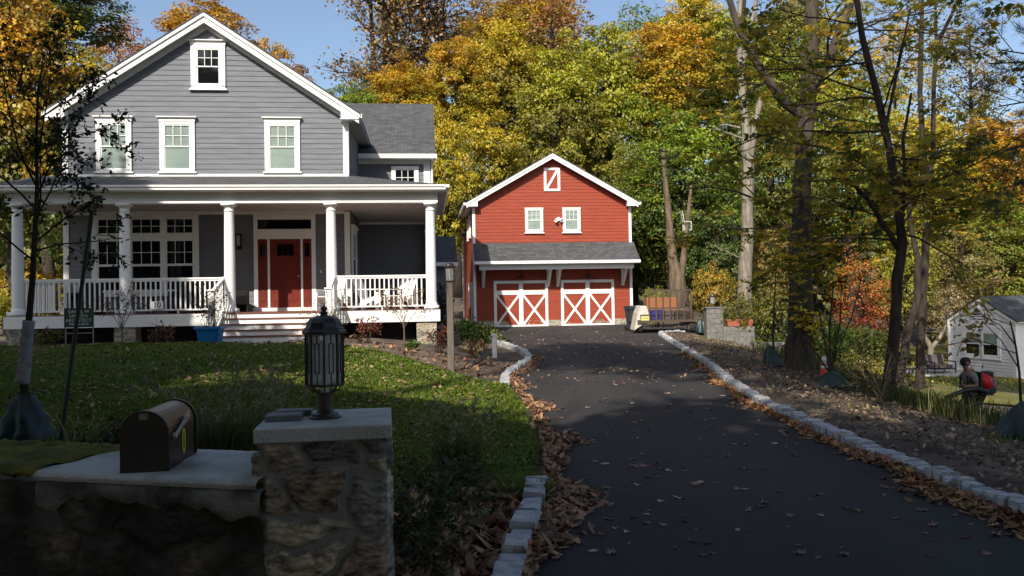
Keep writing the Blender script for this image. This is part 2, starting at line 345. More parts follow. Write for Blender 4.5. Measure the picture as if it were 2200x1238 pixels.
def sash_window(par, M, a0, a1, z0, z1, o0, o1, p0, p1, mid, cornice=True, lower_dark=False, upper_dark=False, lites=(3, 2), cas=WHITE, double=None):
    """casing a0..a1 x z0..z1, glazed opening o0..o1 x p0..p1, meeting rail at mid; M places it (local y negative is outward)"""
    mb = MB(); d = -.062
    mb.box(a0 + .03, o0, d, 0, z0 + .07, z1 - .12); mb.box(o1, a1 - .03, d, 0, z0 + .07, z1 - .12)
    mb.box(o0, o1, d, 0, p1, z1 - .12); mb.box(a0 + .015, a1 - .015, d - .012, 0, z1 - .12, z1 - .03)
    mb.box(a0 - .02, a1 + .02, d - .03, 0, z0, z0 + .045); mb.box(a0 + .03, a1 - .03, d, 0, z0 + .045, p0)
    if cornice:
        mb.box(a0 - .015, a1 + .015, d - .035, 0, z1 - .03, z1 - .005); mb.box(a0 - .04, a1 + .04, d - .07, 0, z1 - .005, z1 + .025)
    wn = mb.xform(M).build('window', cas, par)
    sb = MB(); f = .035
    for (q0, q1, y0) in ((p0, mid + .015, -.038), (mid - .02, p1, -.050)):
        sb.box(o0, o0 + f, y0, y0 + .012, q0, q1); sb.box(o1 - f, o1, y0, y0 + .012, q0, q1)
        sb.box(o0 + f, o1 - f, y0, y0 + .012, q0, q0 + f); sb.box(o0 + f, o1 - f, y0, y0 + .012, q1 - f, q1)
    nx, nz = lites; q0, q1 = mid + .015, p1 - f
    for i in range(1, nx):
        x = o0 + f + (o1 - o0 - 2*f) * i / nx; sb.box(x - .009, x + .009, -.049, -.040, q0, q1)
    for j in range(1, nz):
        z = q0 + (q1 - q0) * j / nz; sb.box(o0 + f, o1 - f, -.0485, -.0405, z - .009, z + .009)
    sb.xform(M).build('sash', cas, wn)
    for (q0, q1, dark, yy) in ((p0, mid, lower_dark, -.034), (mid, p1, upper_dark, -.0365)):
        MB().box(o0 + .01, o1 - .01, yy, yy + .002, q0 + .01, q1 - .01).xform(M).build('pane', UNLITGLASS if dark else GLASS, wn)
    if not (lower_dark and upper_dark):
        bl = MB(); z = p0 + .02
        while z < p1 - .03:
            bl.add([(o0 + .01, -.026, z), (o1 - .01, -.026, z), (o1 - .01, -.018, z + .034), (o0 + .01, -.018, z + .034)], [(0, 1, 2, 3)]); z += .034
        bl.xform(M).build('blind', BLIND, wn)
    return wn

# ------------------------------------------------------------------ grey house (local: u along the front, w into the house, z from the porch floor)
FL = 1.356
house = thing('house', 'grey clapboard house with white trim, steep front gable and a full-width columned porch', 'house', (-13.026, 21.174, FL), .1051)
WW = 2.477; UL, UR, UM, ZP = .245, 8.435, 4.34, 8.30
SL = .662
def zrf(u): return 8.80 - SL * abs(u - UM)      # top of the main roof along the rake
mb = MB()
zt = 8.80 - .34
lap(mb, P_front(WW), 4.10, zt, .155, lambda z: max(UL, UM - (zt - z) / SL), lambda z: min(UR, UM + (zt - z) / SL))
lap(mb, P_right(UR), 3.6, 5.75, .155, CONST(WW), CONST(14))
lap(mb, P_left(UL), -.6, 5.75, .155, CONST(WW), CONST(14))
lap(mb, P_front(WW), .0, 2.975, .155, CONST(UL), CONST(UR))
lap(mb, P_right(UR), .0, 3.0, .155, CONST(WW), CONST(6.2))
mb.box(UL + .02, UR - .02, WW + .03, 13.9, -.6, 5.7).prism([(UL + .1, 5.7), (UR - .1, 5.7), (UM, 8.52)], WW + .004, 13.9)
mb.build('wall', SIDING, house)
tr = MB()                                                             # white trim boards of the gable wall
tr.box(UL, 8.45, WW - .045, WW, 3.98, 4.105)
tr.box(UL - .012, UL + .14, WW - .035, WW + .02, 4.105, 5.72); tr.box(UR - .14, UR + .022, WW - .035, WW, 4.105, 5.72); tr.box(UR, UR + .03, WW, WW + .12, 3.6, 5.72)
tr.box(UL - .03, UL, WW, WW + .12, -.3, 5.72)
tr.box(UL - .012, UL + .14, WW - .035, WW, .0, 2.97); tr.box(8.30, 8.46, WW - .04, WW, .0, 2.97)
for sgn in (-1, 1):                                                   # frieze boards under the rakes
    tr.prism([(UM, zt + .12), (UM + sgn * 4.2, zt + .12 - SL * 4.2), (UM + sgn * 4.2, zt - .03 - SL * 4.2), (UM, zt - .03)], WW - .03, WW)
tr.build('trim_boards', WHITE, house)
rk = MB(); W0 = WW - .32
for sgn in (-1, 1):
    def pp(d, dz): return (UM + sgn * d, 8.83 - SL * d + dz)
    e = 4.46
    rk.prism([pp(0, -.02), pp(e, -.02), pp(e, -.30), pp(0, -.30)], W0, W0 + .03)
    rk.prism([pp(0, -.01), pp(e + .03, -.01), pp(e + .03, -.115), pp(0, -.115)], W0 - .04, W0)
    u0, u1 = sorted((UM + sgn * 3.93, UM + sgn * 4.43))
    rk.prism([(UM + sgn*3.93, 6.02 + .13), (UM + sgn*4.43, 6.02 - .19), (UM + sgn*4.43, 5.73), (UM + sgn*3.93, 5.73)], W0 - .012, WW - .001)
    rk.box(u0 - .03, u1 + .03, W0 - .03, WW - .05, 5.70, 5.73)
rk.build('rake_boards', WHITE, house)
sf = MB()
for sgn in (-1, 1):
    def pp(d, dz): return (UM + sgn * d, 8.83 - SL * d + dz)
    sf.prism([pp(0, -.22), pp(4.4, -.22), pp(4.4, -.24), pp(0, -.24)], W0 + .03, WW)
    u0, u1 = sorted((UM + sgn * 4.095, UM + sgn * 4.42)); sf.box(u0, u1, WW, 14, 5.745, 5.765)
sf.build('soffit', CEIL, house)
rf = MB()
for sgn in (-1, 1):
    def pp(d, dz): return (UM + sgn * d, 8.83 - SL * d + dz)
    rf.prism([pp(0, .04), pp(4.5, .04), pp(4.5, -.01), pp(0, -.01)], W0 - .05, 14.2)
rf.build('roof', SHINGLE, house)
for u0, u1 in ((8.77, 8.89), (-.21, -.09)): MB().prism([(u0, 5.76), (u1, 5.74), (u1, 5.87), (u0, 5.87)], W0 + .0, 14.1).build('gutter', WHITE, house)
MF = xf_front(WW)
aw = sash_window(house, MF, 3.85, 4.90, 6.60, 8.07, 4.045, 4.71, 6.77, 7.84, 7.31, lower_dark=True, upper_dark=True)
for (a, b) in ((1.14, 2.20), (2.935, 4.0), (5.96, 7.05)):
    sash_window(house, MF, a, b, 4.125, 5.78, a + .155, b - .155, 4.24, 5.575, 4.92)

# wing set back on the right
Q = 6.2
mb = MB(); lap(mb, P_front(Q), .0, 5.04, .155, CONST(UR), CONST(10.86)); lap(mb, P_right(10.9), -.5, 5.1, .155, CONST(Q), CONST(15))
lap(mb, P_right(10.9), 5.1, 7.95, .155, lambda z: Q + (z - 5.1) / .62, lambda z: 15 - (z - 5.1) / .62)
mb.box(UR + .05, 10.87, Q + .03, 14.9, -.5, 5.05)
mb.build('wing_wall', SIDING, house)
tr = MB(); tr.box(UR, 10.93, Q - .03, Q, 5.03, 5.17); tr.box(10.70, 10.93, Q - .035, Q, 3.3, 5.03); tr.box(10.9, 10.935, Q, Q + .14, -.5, 5.1)
tr.box(UR, 10.9, Q - .03, Q, 2.92, 3.06); tr.build('wing_trim', WHITE, house)
MB().prism([(Q - .34, 5.30), (10.6, 8.22), (10.6, 8.14), (Q - .34, 5.22)], 6.2, 11.12, 'x').prism([(10.6, 8.22), (15.3, 5.3), (15.3, 5.22), (10.6, 8.14)], 6.2, 11.12, 'x').build('wing_roof', SHINGLE, house)
g = MB().prism([(Q - .46, 5.32), (Q - .35, 5.30), (Q - .35, 5.19), (Q - .43, 5.17)], UR + .03, 11.17, 'x'); g.build('wing_gutter', WHITE, house)
MB().box(UR + .02, 11.1, Q - .34, Q, 5.17, 5.19).prism([(Q - .33, 5.22), (10.6, 8.14), (10.6, 7.97), (Q - .33, 5.05)], 11.09, 11.125, 'x').build('wing_soffit', WHITE, house)
MB().tube([(11.0, Q - .4, 5.17), (10.99, Q - .06, 4.95), (10.99, Q - .06, 3.4)], .035).build('downspout', WHITE, house)
sash_window(house, xf_front(Q), 9.55, 10.55, 3.6, 4.98, 9.69, 10.40, 3.75, 4.85, 4.28, cornice=False, lower_dark=True, upper_dark=True)
mb = MB(); lap(mb, P_front(13.2), -1, 1.75, .155, CONST(10.9), CONST(11.9)); mb.box(10.92, 11.9, 13.22, 18, -1, 1.7); mb.build('rear_wing_wall', SIDING, house)
MB().prism([(12.85, 1.9), (15.2, 3.2), (15.2, 3.1), (12.85, 1.8)], 10.9, 12.1, 'x').build('rear_wing_roof', SHINGLE, house)
MB().box(10.9, 12.1, 12.72, 12.84, 1.72, 1.88).build('rear_wing_gutter', WHITE, house)

# porch
MB().box(-.235, 11.1, .02, 2.46, -.05, 0).box(8.47, 11.1, 2.46, 6.18, -.05, 0).build('porch_floor', TREAD, house)
MB().box(-.235, 11.1, 0, .018, -.33, -.012).box(11.085, 11.105, .018, 6.2, -.33, -.012).box(-.24, -.22, .018, 2.4, -.33, -.012).build('porch_fascia', WHITE, house)
MB().box(-.2, 11.0, 1.6, 1.66, -1.2, -.34).box(10.9, 10.94, .6, 6, -1.2, -.34).build('crawl_shade_back', CRAWLSHADE, house)  # dark sheets painted as the shade of the open crawl
cb = MB(); CZ = 3.0
cb.box(-.2, 11.1, .14, 2.45, CZ, CZ + .02).box(UR + .04, 11.1, 2.45, 6.17, CZ, CZ + .02)
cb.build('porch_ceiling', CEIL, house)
bm_ = MB(); bm_.box(-.23, 11.08, .10, .38, 2.955, 3.24).box(10.8, 11.08, .38, 6.17, 2.955, 3.24).box(-.23, .05, .38, 2.43, 2.955, 3.24)
bm_.box(UL + .14, 8.30, WW - .03, WW, 2.9, 3.0); bm_.build('porch_beam', WHITE, house)
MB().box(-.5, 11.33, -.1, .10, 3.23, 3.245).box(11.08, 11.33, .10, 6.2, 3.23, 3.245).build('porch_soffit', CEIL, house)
g = MB()
prof = [(-.20, 3.41), (-.20, 3.36), (-.17, 3.33), (-.17, 3.28), (-.10, 3.235), (-.08, 3.235), (-.08, 3.41)]
g.prism(prof, -.5, 11.30, 'x'); g.prism([(11.4 - (a + .2), z) for a, z in prof], -.08, 6.1)
g.box(11.28, 11.4, -.2, -.08, 3.33, 3.41); g.build('porch_gutter', WHITE, house)
V = []; us = np.concatenate([[-.5], np.linspace(-.4, 11.39, 60)]); ws = np.linspace(-.19, 6.2, 33)
for w_ in ws:
    for u_ in us: V.append((u_, w_, 3.405 + .24 * min(w_ + .2, 11.4 - u_) - .005))
nx = len(us); F = []
for j in range(len(ws) - 1):
    for i in range(nx - 1):
        if ws[j] > WW and us[i+1] < UR: continue
        F.append((j*nx+i, j*nx+i+1, (j+1)*nx+i+1, (j+1)*nx+i))
obj('porch_roof', npmesh('porch_roof', V, F), SHINGLE, house)
for i in range(5):                                                    # tapered round columns
    u0 = .02 + 2.7125 * i
    c = MB().lathe([(.158, .11), (.165, .13), (.165, .165), (.148, .19), (.147, .21), (.146, .9), (.139, 1.8), (.127, 2.72), (.127, 2.735), (.14, 2.745), (.14, 2.765), (.127, 2.775), (.127, 2.84), (.155, 2.87), (.165, 2.89)], (u0, .24, 0), 28)
    c.box(u0 - .2, u0 + .2, .04, .44, 0, .112).box(u0 - .178, u0 + .178, .062, .418, 2.89, 2.953)
    o = c.build('column', WHITE, house); 
    for p in o.data.polygons: p.use_smooth = len(p.vertices) == 4 and abs(p.normal.z) < .5 and p.area < .05
MB().box(10.72, 11.0, 5.86, 6.16, 0, 2.95).box(10.68, 11.04, 5.82, 6.17, 2.6, 2.68).build('pilaster', WHITE, house)
def railing(u0, u1, name='railing', posts=True, w=.24, M=None):
    r = MB(); r.box(u0, u1, w - .04, w + .04, .915, .965).box(u0, u1, w - .025, w + .025, .87, .915).box(u0, u1, w - .03, w + .03, .085, .125)
    n = max(2, round((u1 - u0) / .128))
    for k in range(1, n):
        u = u0 + (u1 - u0) * k / n; r.box(u - .018, u + .018, w - .018, w + .018, .125, .87)
    r.box((u0 + u1) / 2 - .02, (u0 + u1) / 2 + .02, w - .02, w + .02, 0, .085)
    if M: r.xform(M)
    return r.build(name, WHITE, house)
for i in (0, 1, 3): railing(.02 + 2.7125 * i + .14, .02 + 2.7125 * (i + 1) - .14)
MR = Matrix(((0, -1, 0, .24), (1, 0, 0, 0), (0, 0, 1, 0), (0, 0, 0, 1)))
railing(.4, 2.35, w=.2, M=MR); railing(.4, 5.8, w=-10.6, M=MR)
st = MB(); td = MB()                                                  # steps
for k in range(5):
    zt_ = -.146 * k; w1 = -.28 * k - .0; ex = .032 * k
    st.box(5.42 - ex, 8.12 + ex, w1 - (.28 if k else .0) - .0 + (.28 if k else 0) - .004, w1 + .26, zt_ - .146 - (0 if k < 4 else .1), zt_ - .03)
    if k: td.box(5.41 - ex, 8.13 + ex, w1 - .03, w1 + .275, zt_ - .03, zt_)
td.box(5.40, 8.14, -.03, .02, -.03, .002)
stp = st.build('steps', WHITE, house); td.build('tread', TREAD, stp)
for u in (5.29, 8.22):                                                # stair rails with newels
    r = MB(); r.box(u - .075, u + .075, -1.14, -.99, -.80, .58).box(u - .1, u + .1, -1.165, -.965, .58, .62)
    r.bar((u, .2, .95), (u, -1.0, .55), .08, .05); r.bar((u, .2, .12), (u, -1.0, -.42), .05, .04)
    for k in range(1, 8):
        t = k / 8; w_ = .2 - 1.2 * t; r.box(u - .018, u + .018, w_ - .018, w_ + .018, .12 - .54 * t, .95 - .4 * t - .03)
    r.prism([(.02, -.05), (-1.2, -.70), (-1.2, -.80), (.02, -.80)], u - .03, u + .03, 'x')
    r.build('stair_rail', WHITE, house)
# three-part window on the porch
pw = MB(); d = WW - .05
pw.box(1.02, 1.18, d, WW, .55, 2.9); pw.box(3.90, 4.05, d, WW, .55, 2.9); pw.box(1.18, 3.90, d, WW, 2.80, 2.9); pw.box(1.18, 3.90, d, WW, 2.16, 2.33); pw.box(.98, 4.09, d - .03, WW, .50, .58); pw.box(1.18, 3.9, d, WW, .58, .66)
for a in (2.0, 2.98): pw.box(a, a + .13, d, WW, .66, 2.16); pw.box(a, a + .13, d, WW, 2.33, 2.80)
pwo = pw.build('porch_window', WHITE, house)
for (a, b) in ((1.18, 2.0), (2.13, 2.98), (3.11, 3.90)):
    sb = MB()
    for (q0, q1) in ((.66, 1.42), (1.42, 2.16), (2.33, 2.80)):
        sb.box(a, a + .035, d + .015, d + .03, q0, q1).box(b - .035, b, d + .015, d + .03, q0, q1).box(a + .035, b - .035, d + .015, d + .03, q0, q0 + .035).box(a + .035, b - .035, d + .015, d + .03, q1 - .035, q1)
        if q0 > 1.4:
            for k in (1, 2): sb.box(a + (b-a)*k/3 - .009, a + (b-a)*k/3 + .009, d + .017, d + .028, q0 + .035, q1 - .035)
            sb.box(a + .035, b - .035, d + .0175, d + .0275, (q0+q1)/2 - .009, (q0+q1)/2 + .009)
    sb.build('sash', WHITE, pwo)
    MB().box(a + .01, b - .01, d + .032, d + .034, .67, 2.15).box(a + .01, b - .01, d + .032, d + .034, 2.34, 2.79).build('pane', UNLITGLASS, pwo)
# front door with sidelights and transom
dr = MB(); dr.box(5.63, 5.745, d, WW, 0, 2.9); dr.box(7.32, 7.44, d, WW, 0, 2.9); dr.box(5.745, 7.32, d, WW, 2.74, 2.9); dr.box(5.745, 7.32, d, WW, 2.155, 2.45)
dr.box(6.03, 6.095, d, WW, .1, 2.155).box(7.0, 7.06, d, WW, .1, 2.155).box(5.6, 7.46, d - .03, WW, 0, .1)
dro = dr.build('door_frame', WHITE, house)
MB().box(5.75, 7.315, d + .03, d + .034, 2.455, 2.735).build('transom_pane', UNLITGLASS, dro)
dd = MB(); q = d + .022
dd.box(6.098, 6.997, q, q + .03, .103, 2.15)
for a, b in ((6.2, 6.52), (6.58, 6.9)): dd.box(a, b, q - .01, q, .3, 1.45)
door = dd.build('front_door', DOORRED, house)
gl = MB()
for k in range(3): gl.box(6.31 + k * .165, 6.46 + k * .165, q - .012, q, 1.66, 2.0)
gl.build('door_pane', UNLITGLASS, door)
mb = MB().lathe([(.0, -.03), (.03, -.02), (.035, 0), (.03, .02), (0, .03)], n=12); mb.xform(Matrix.Translation((6.94, q - .05, 1.03))); mb.tube([(6.94, q, 1.03), (6.94, q - .05, 1.03)], .012); mb.build('door_knob', mat('brass', (.5, .4, .22), .3, metal=1), door)
for a, b in ((5.75, 6.025), (7.065, 7.315)):
    s_ = MB().box(a, b, q, q + .03, .103, 2.15).box(a + .05, b - .05, q - .01, q, .3, 1.45).build('sidelight', DOORRED, house)
    MB().box(a + .06, b - .06, q - .012, q - .002, 1.62, 2.02).build('pane', UNLITGLASS, s_)
wl = MB().box(5.16, 5.28, WW - .03, WW - .01, 1.85, 2.3).box(5.13, 5.31, WW - .2, WW - .03, 2.27, 2.31).box(5.14, 5.3, WW - .19, WW - .05, 1.93, 1.95)
for a in (5.15, 5.27): wl.box(a, a + .02, WW - .19, WW - .17, 1.95, 2.27)
wlo = wl.build('wall_lantern', BLACK, house); MB().box(5.17, 5.27, WW - .16, WW - .07, 1.96, 2.26).build('glass', mat('frosted_glass', (.55, .55, .52), .4, (.45, .45, .43), 8), wlo)
MB().box(7.56, 7.6, WW - .03, WW - .012, 1.13, 1.2).build('doorbell', WHITE, house)
sash_window(house, Matrix(((0, -1, 0, UR), (1, 0, 0, 0), (0, 0, 1, 0), (0, 0, 0, 1))) @ Matrix.Scale(1, 4), 3.0, 4.6, .5, 2.6, 3.2, 4.4, .7, 2.4, 1.6, lower_dark=True, upper_dark=True)
pl = MB().box(3.41, 3.72, .165, .185, .13, .34).build('number_plate', WHITE, house)
tm = text_mesh('10', .2); o = obj('number', tm, BLACK, pl, loc=(3.565, .16, .232)); o.rotation_euler = (R_(90), 0, 0)
# stone piers under the porch
def stone_grid(wd, ht, n_st, seed, res=.02, depth=.03, jit=.012, aspect=1.5):
    """grid (a, z) -> outward offset, stone id, mortar mask from a jittered cell pattern"""
    rs = np.random.RandomState(seed); a = np.arange(0, wd + res * .5, res); z = np.arange(0, ht + res * .5, res); a = np.linspace(0, wd, len(a)); z = np.linspace(0, ht, len(z))
    A, Z = np.meshgrid(a, z); pts = rs.rand(n_st, 2) * [wd + .2, ht + .2] - .1
    for _ in range(4):                         # spread the seeds
        dd_ = pts[:, None] - pts[None]; r2 = (dd_ ** 2 * [1 / aspect, aspect]).sum(-1) + np.eye(n_st); pts += (dd_ / (r2[..., None] + .002) * .0009).sum(1).clip(-.03, .03); pts = pts.clip([-.06, -.06], [wd + .06, ht + .06])
    wob = np.stack([.018 * np.sin(Z * 17 + seed) + .006 * np.sin(Z * 47 + A * 30), .018 * np.sin(A * 19 + seed * 2) + .006 * np.sin(A * 51 + Z * 25)], -1)
    G = np.stack([A, Z], -1) + wob; D = np.sqrt(((G[:, :, None] - pts) ** 2 * [1 / aspect, aspect]).sum(-1)); i = np.argsort(D, -1); s = np.take_along_axis(D, i[..., :2], -1)
    e = s[..., 1] - s[..., 0]; mort = 1 - np.clip((e - .022) / .018, 0, 1); idx = i[..., 0]
    face = rs.uniform(.5, 1, n_st)[idx]; tilt = (rs.uniform(-1, 1, (n_st, 2))[idx] * (G - pts[idx])).sum(-1)
    cr = np.zeros(A.shape)
    for q in range(5):                         # broken, layered faces: each stone has its own set of ridges
        th = rs.uniform(-.5, .5, n_st)[idx]; fr = rs.uniform(35, 130, n_st)[idx]; ph = rs.uniform(0, 6.28, n_st)[idx]; cr += np.abs(np.sin((Z * np.cos(th) + A * np.sin(th)) * fr + ph + 2 * np.sin(A * 23 + q * 2 + ph))) * (.0045 / (1 + .35 * q))
    off = (np.clip((e - .024) / .035, 0, 1) ** .6) * (depth * face - cr * 1.3 + np.clip(tilt, -.1, .1) * depth * 2.2) + rs.normal(0, .0016, A.shape)
    return A, Z, off, rs.rand(n_st)[idx], mort
def stone_box(name, x0, x1, y0, y1, z0, z1, mat_, parent, per_m2, seed, res, depth, sides='FRL', loc=None, aspect=1.5):
    V = []; F = []; SI = []; MO = []
    for k, sd in enumerate(sides):
        wd = (x1 - x0) if sd in 'FB' else (y1 - y0)
        A, Z, off, sid, mort = stone_grid(wd, z1 - z0, max(4, int(per_m2 * wd * (z1 - z0))), seed + k, res, depth, aspect=aspect)
        edge = np.minimum(A, wd - A); off = off * np.clip(edge / .03, 0, 1)
        if sd == 'F': P = np.stack([x0 + A, y0 - off, z0 + Z], -1)
        elif sd == 'R': P = np.stack([x1 + off, y0 + A, z0 + Z], -1)
        elif sd == 'L': P = np.stack([x0 - off, y1 - A, z0 + Z], -1)
        else: P = np.stack([x1 - A, y1 + off, z0 + Z], -1)
        n0 = len(V); ny, nx = A.shape; V += P.reshape(-1, 3).tolist(); SI += sid.ravel().tolist(); MO += mort.ravel().tolist()
        F += [(n0 + j*nx+i, n0 + j*nx+i+1, n0 + (j+1)*nx+i+1, n0 + (j+1)*nx+i) for j in range(ny-1) for i in range(nx-1)]
    me = npmesh(name, V, F, {'sid': ('POINT', SI), 'mort': ('POINT', MO)})
    return obj(name, me, mat_, parent, True, loc)
for k, u0 in enumerate((-.2, 2.5, 5.0, 10.45)):
    stone_box('stone_pier', u0, u0 + .55, .05, .6, -1.1, -.335, PIERSTONE, house, 30, 11 + k, .03, .015)
MB().box(-.2, 10.4, .5, .54, -1.2, -.34).build('crawl_shade_front', CRAWLSHADE, house)  # nearer dark sheet, porch shade put into its colour

# ------------------------------------------------------------------ red barn garage (local: u along the front, w into it, z from the slab)
gar = thing('garage', 'red clapboard barn garage with two white-crossed doors and a shingled hood', 'garage', (-1.805, 38.64, .266), .1076)
GW, GD, GM = 7.67, 9.2, 3.83; GS = .565; GP = 8.27
ztg = GP - .25
mb = MB(); lap(mb, P_front(0), 3.9, ztg, .158, lambda z: max(0, GM - (ztg - z) / GS), lambda z: min(GW, GM + (ztg - z) / GS))
lap(mb, P_front(0), .29, 3.9, .158, CONST(0), CONST(GW)); lap(mb, P_left(0), .29, 5.74, .158, CONST(0), CONST(GD)); lap(mb, P_right(GW), .29, 5.74, .158, CONST(0), CONST(GD))
mb.box(.02, GW - .02, .02, GD, .0, 5.7).prism([(.02, 5.7), (GW - .02, 5.7), (GM, ztg - .06)], .02, GD)
mb.build('wall', REDSIDE, gar)
stone_box('stone_base', -.03, GW + .03, -.03, GD, -.2, .30, PIERSTONE, gar, 16, 31, .04, .02)
MB().box(-.035, .1, -.035, 0, .3, 5.74).box(-.035, -.0, 0, .12, .3, 5.74).build('corner_board', WHITE, gar); MB().box(GW - .1, GW + .03, -.035, 0, .3, 5.74).build('corner_board', WHITE, gar); MB().box(-.035, 0, GD - .12, GD, .3, 5.74).build('corner_board', WHITE, gar)
rk = MB(); sf = MB(); rf = MB()
for sgn in (-1, 1):
    def pp(d, dz): return (GM + sgn * d, GP - GS * d + dz)
    e = 4.15
    rk.prism([pp(0, -.02), pp(e, -.02), pp(e, -.25), pp(0, -.25)], -.36, -.33); rk.prism([pp(0, -.01), pp(e+.02, -.01), pp(e+.02, -.11), pp(0, -.11)], -.39, -.36)
    rk.prism([(GM + sgn*3.62, 6.02), (GM + sgn*4.12, 5.77), (GM + sgn*4.12, 5.74), (GM + sgn*3.62, 5.74)], -.37, -.04)
    rk.prism([(GM + sgn*4.17, 5.92), (GM + sgn*4.3, 5.92), (GM + sgn*4.27, 5.8), (GM + sgn*4.17, 5.78)], -.38, GD + .3)
    sf.prism([pp(0, -.19), pp(4.1, -.19), pp(4.1, -.205), pp(0, -.205)], -.33, 0)
    u0, u1 = sorted((GM + sgn * 3.84, GM + sgn * 4.15)); sf.box(u0, u1, 0, GD, 5.74, 5.76)
    rf.prism([pp(0, .04), pp(4.2, .04), pp(4.2, -.01), pp(0, -.01)], -.40, GD + .35)
rk.build('rake_boards', WHITE, gar); sf.build('soffit', WHITE, gar); rf.build('roof', SHINGLE, gar)
M0 = xf_front(0)
for a in (2.47, 4.29): sash_window(gar, M0, a, a + .93, 4.46, 5.73, a + .135, a + .795, 4.62, 5.59, 5.10, cornice=False)
ht = MB(); ht.box(3.44, 3.56, -.05, 0, 6.5, 7.62).box(4.11, 4.23, -.05, 0, 6.5, 7.62).box(3.56, 4.11, -.05, 0, 6.5, 6.61).box(3.56, 4.11, -.05, 0, 7.51, 7.62); ht.bar((3.58, -.036, 6.63), (4.09, -.036, 7.49), .044, .11)
hto = ht.build('loft_hatch', WHITE, gar); MB().box(3.56, 4.11, -.02, -.001, 6.61, 7.51).build('panel', REDSIDE, hto)
MB().prism([(0, 4.03), (-1.2, 3.10), (-1.2, 3.06), (0, 3.99)], -.03, 7.80, 'x').build('hood_roof', SHINGLE, gar)
MB().box(-.03, 7.80, -1.24, -1.2, 2.965, 3.10).build('hood_fascia', WHITE, gar)
MB().box(-.01, 7.78, -1.2, -.02, 2.95, 2.97).box(.2, 7.55, -.95, -.75, 2.71, 2.95).prism([(0, 3.99), (-1.2, 3.06), (-1.2, 2.97), (0, 2.97)], -.02, .02, 'x').prism([(0, 3.99), (-1.2, 3.06), (-1.2, 2.97), (0, 2.97)], 7.7, 7.76, 'x').build('hood_soffit', WHITE, gar)
for u in (.44, 3.57, 4.03, 7.22):
    b = MB(); b.bar((u, -.8, 2.70), (u, -.04, 1.98), .12, .12, (1, 0, 0)).box(u - .07, u + .07, -.05, -.02, 1.9, 2.75).box(u - .1, u + .1, -.95, -.02, 2.69, 2.74)
    b.build('bracket', WHITE, gar)
for a in (.936, 4.173):
    b = a + 2.605; dg = MB()
    dg.box(a, a + .13, -.07, 0, -.02, 2.21).box(b - .13, b, -.07, 0, -.02, 2.21).box(a + .13, b - .13, -.07, 0, 2.075, 2.21)
    m = (a + b) / 2; y0, y1 = -.058, -.022
    dg.box(m - .1, m + .1, y0, y1, .0, 2.075).box(a + .13, m - .1, y0, y1, 1.535, 1.74).box(m + .1, b - .13, y0, y1, 1.535, 1.74).box(a + .13, m - .1, y0, y1, 0, .09).box(m + .1, b - .13, y0, y1, 0, .09)
    for (p, q) in ((a + .13, m - .1), (m + .1, b - .13)):
        dg.bar((p, -.0415, .1), (q, -.0415, 1.52), .028, .1); dg.bar((p, -.044, 1.52), (q, -.044, .1), .028, .1)
    do = dg.build('garage_door', WHITE, gar); MB().box(a + .13, b - .13, -.034, -.001, 0, 2.075).build('panel', REDSIDE, do)
    u = a + 1.31; lm = MB(); lm.tube([(u, -.02, 2.62), (u, -.15, 2.72), (u, -.32, 2.66), (u, -.36, 2.5)], .014).lathe([(.0, .16), (.05, .15), (.06, .1), (.14, .05), (.19, 0), (.185, -.01), (.0, .09)], (u, -.36, 2.33), 18).lathe([(.06, 0), (.06, .02)], (u, -.02, 2.62), 10)
    lm.build('barn_lamp', BLACK, gar)
fl = MB(); fl.lathe([(.09, 0), (.09, .05), (.06, .06)], (0, 0, 0), 14).xform(Matrix.Translation((4.12, -.02, 5.15)) @ Matrix.Rotation(R_(90), 4, 'X'))
n0 = len(fl.v); fl.lathe([(.05, 0), (.08, .05), (.09, .14), (.085, .14), (.0, .12)], (0, 0, 0), 14).xform(Matrix.Translation((4.02, -.1, 5.12)) @ Matrix.Rotation(R_(120), 4, 'X') @ Matrix.Rotation(R_(-25), 4, 'Y'), n0)
n0 = len(fl.v); fl.lathe([(.05, 0), (.08, .05), (.09, .14), (.085, .14), (.0, .12)], (0, 0, 0), 14).xform(Matrix.Translation((4.2, -.1, 5.12)) @ Matrix.Rotation(R_(120), 4, 'X') @ Matrix.Rotation(R_(25), 4, 'Y'), n0)
fl.build('floodlight', WHITE, gar)
ML = Matrix(((0, 1, 0, 0), (-1, 0, 0, 0), (0, 0, 1, 0), (0, 0, 0, 1)))
for (a, z0, z1) in ((2.2, 4.4, 5.6), (4.2, 4.4, 5.6), (3.4, .9, 2.2)): sash_window(gar, ML, -a - .45, -a + .45, z0, z1, -a - .33, -a + .33, z0 + .14, z1 - .14, (z0 + z1) / 2, cornice=False, lower_dark=True, upper_dark=True)
MB().box(-.05, 0, .7, 1.75, -.02, 2.2).build('side_door', WHITE, gar)
MB().tube([(-.42, GD, 5.8), (-.1, GD - .05, 5.5), (-.06, GD - .05, .1)], .045).build('downspout', WHITE, gar)

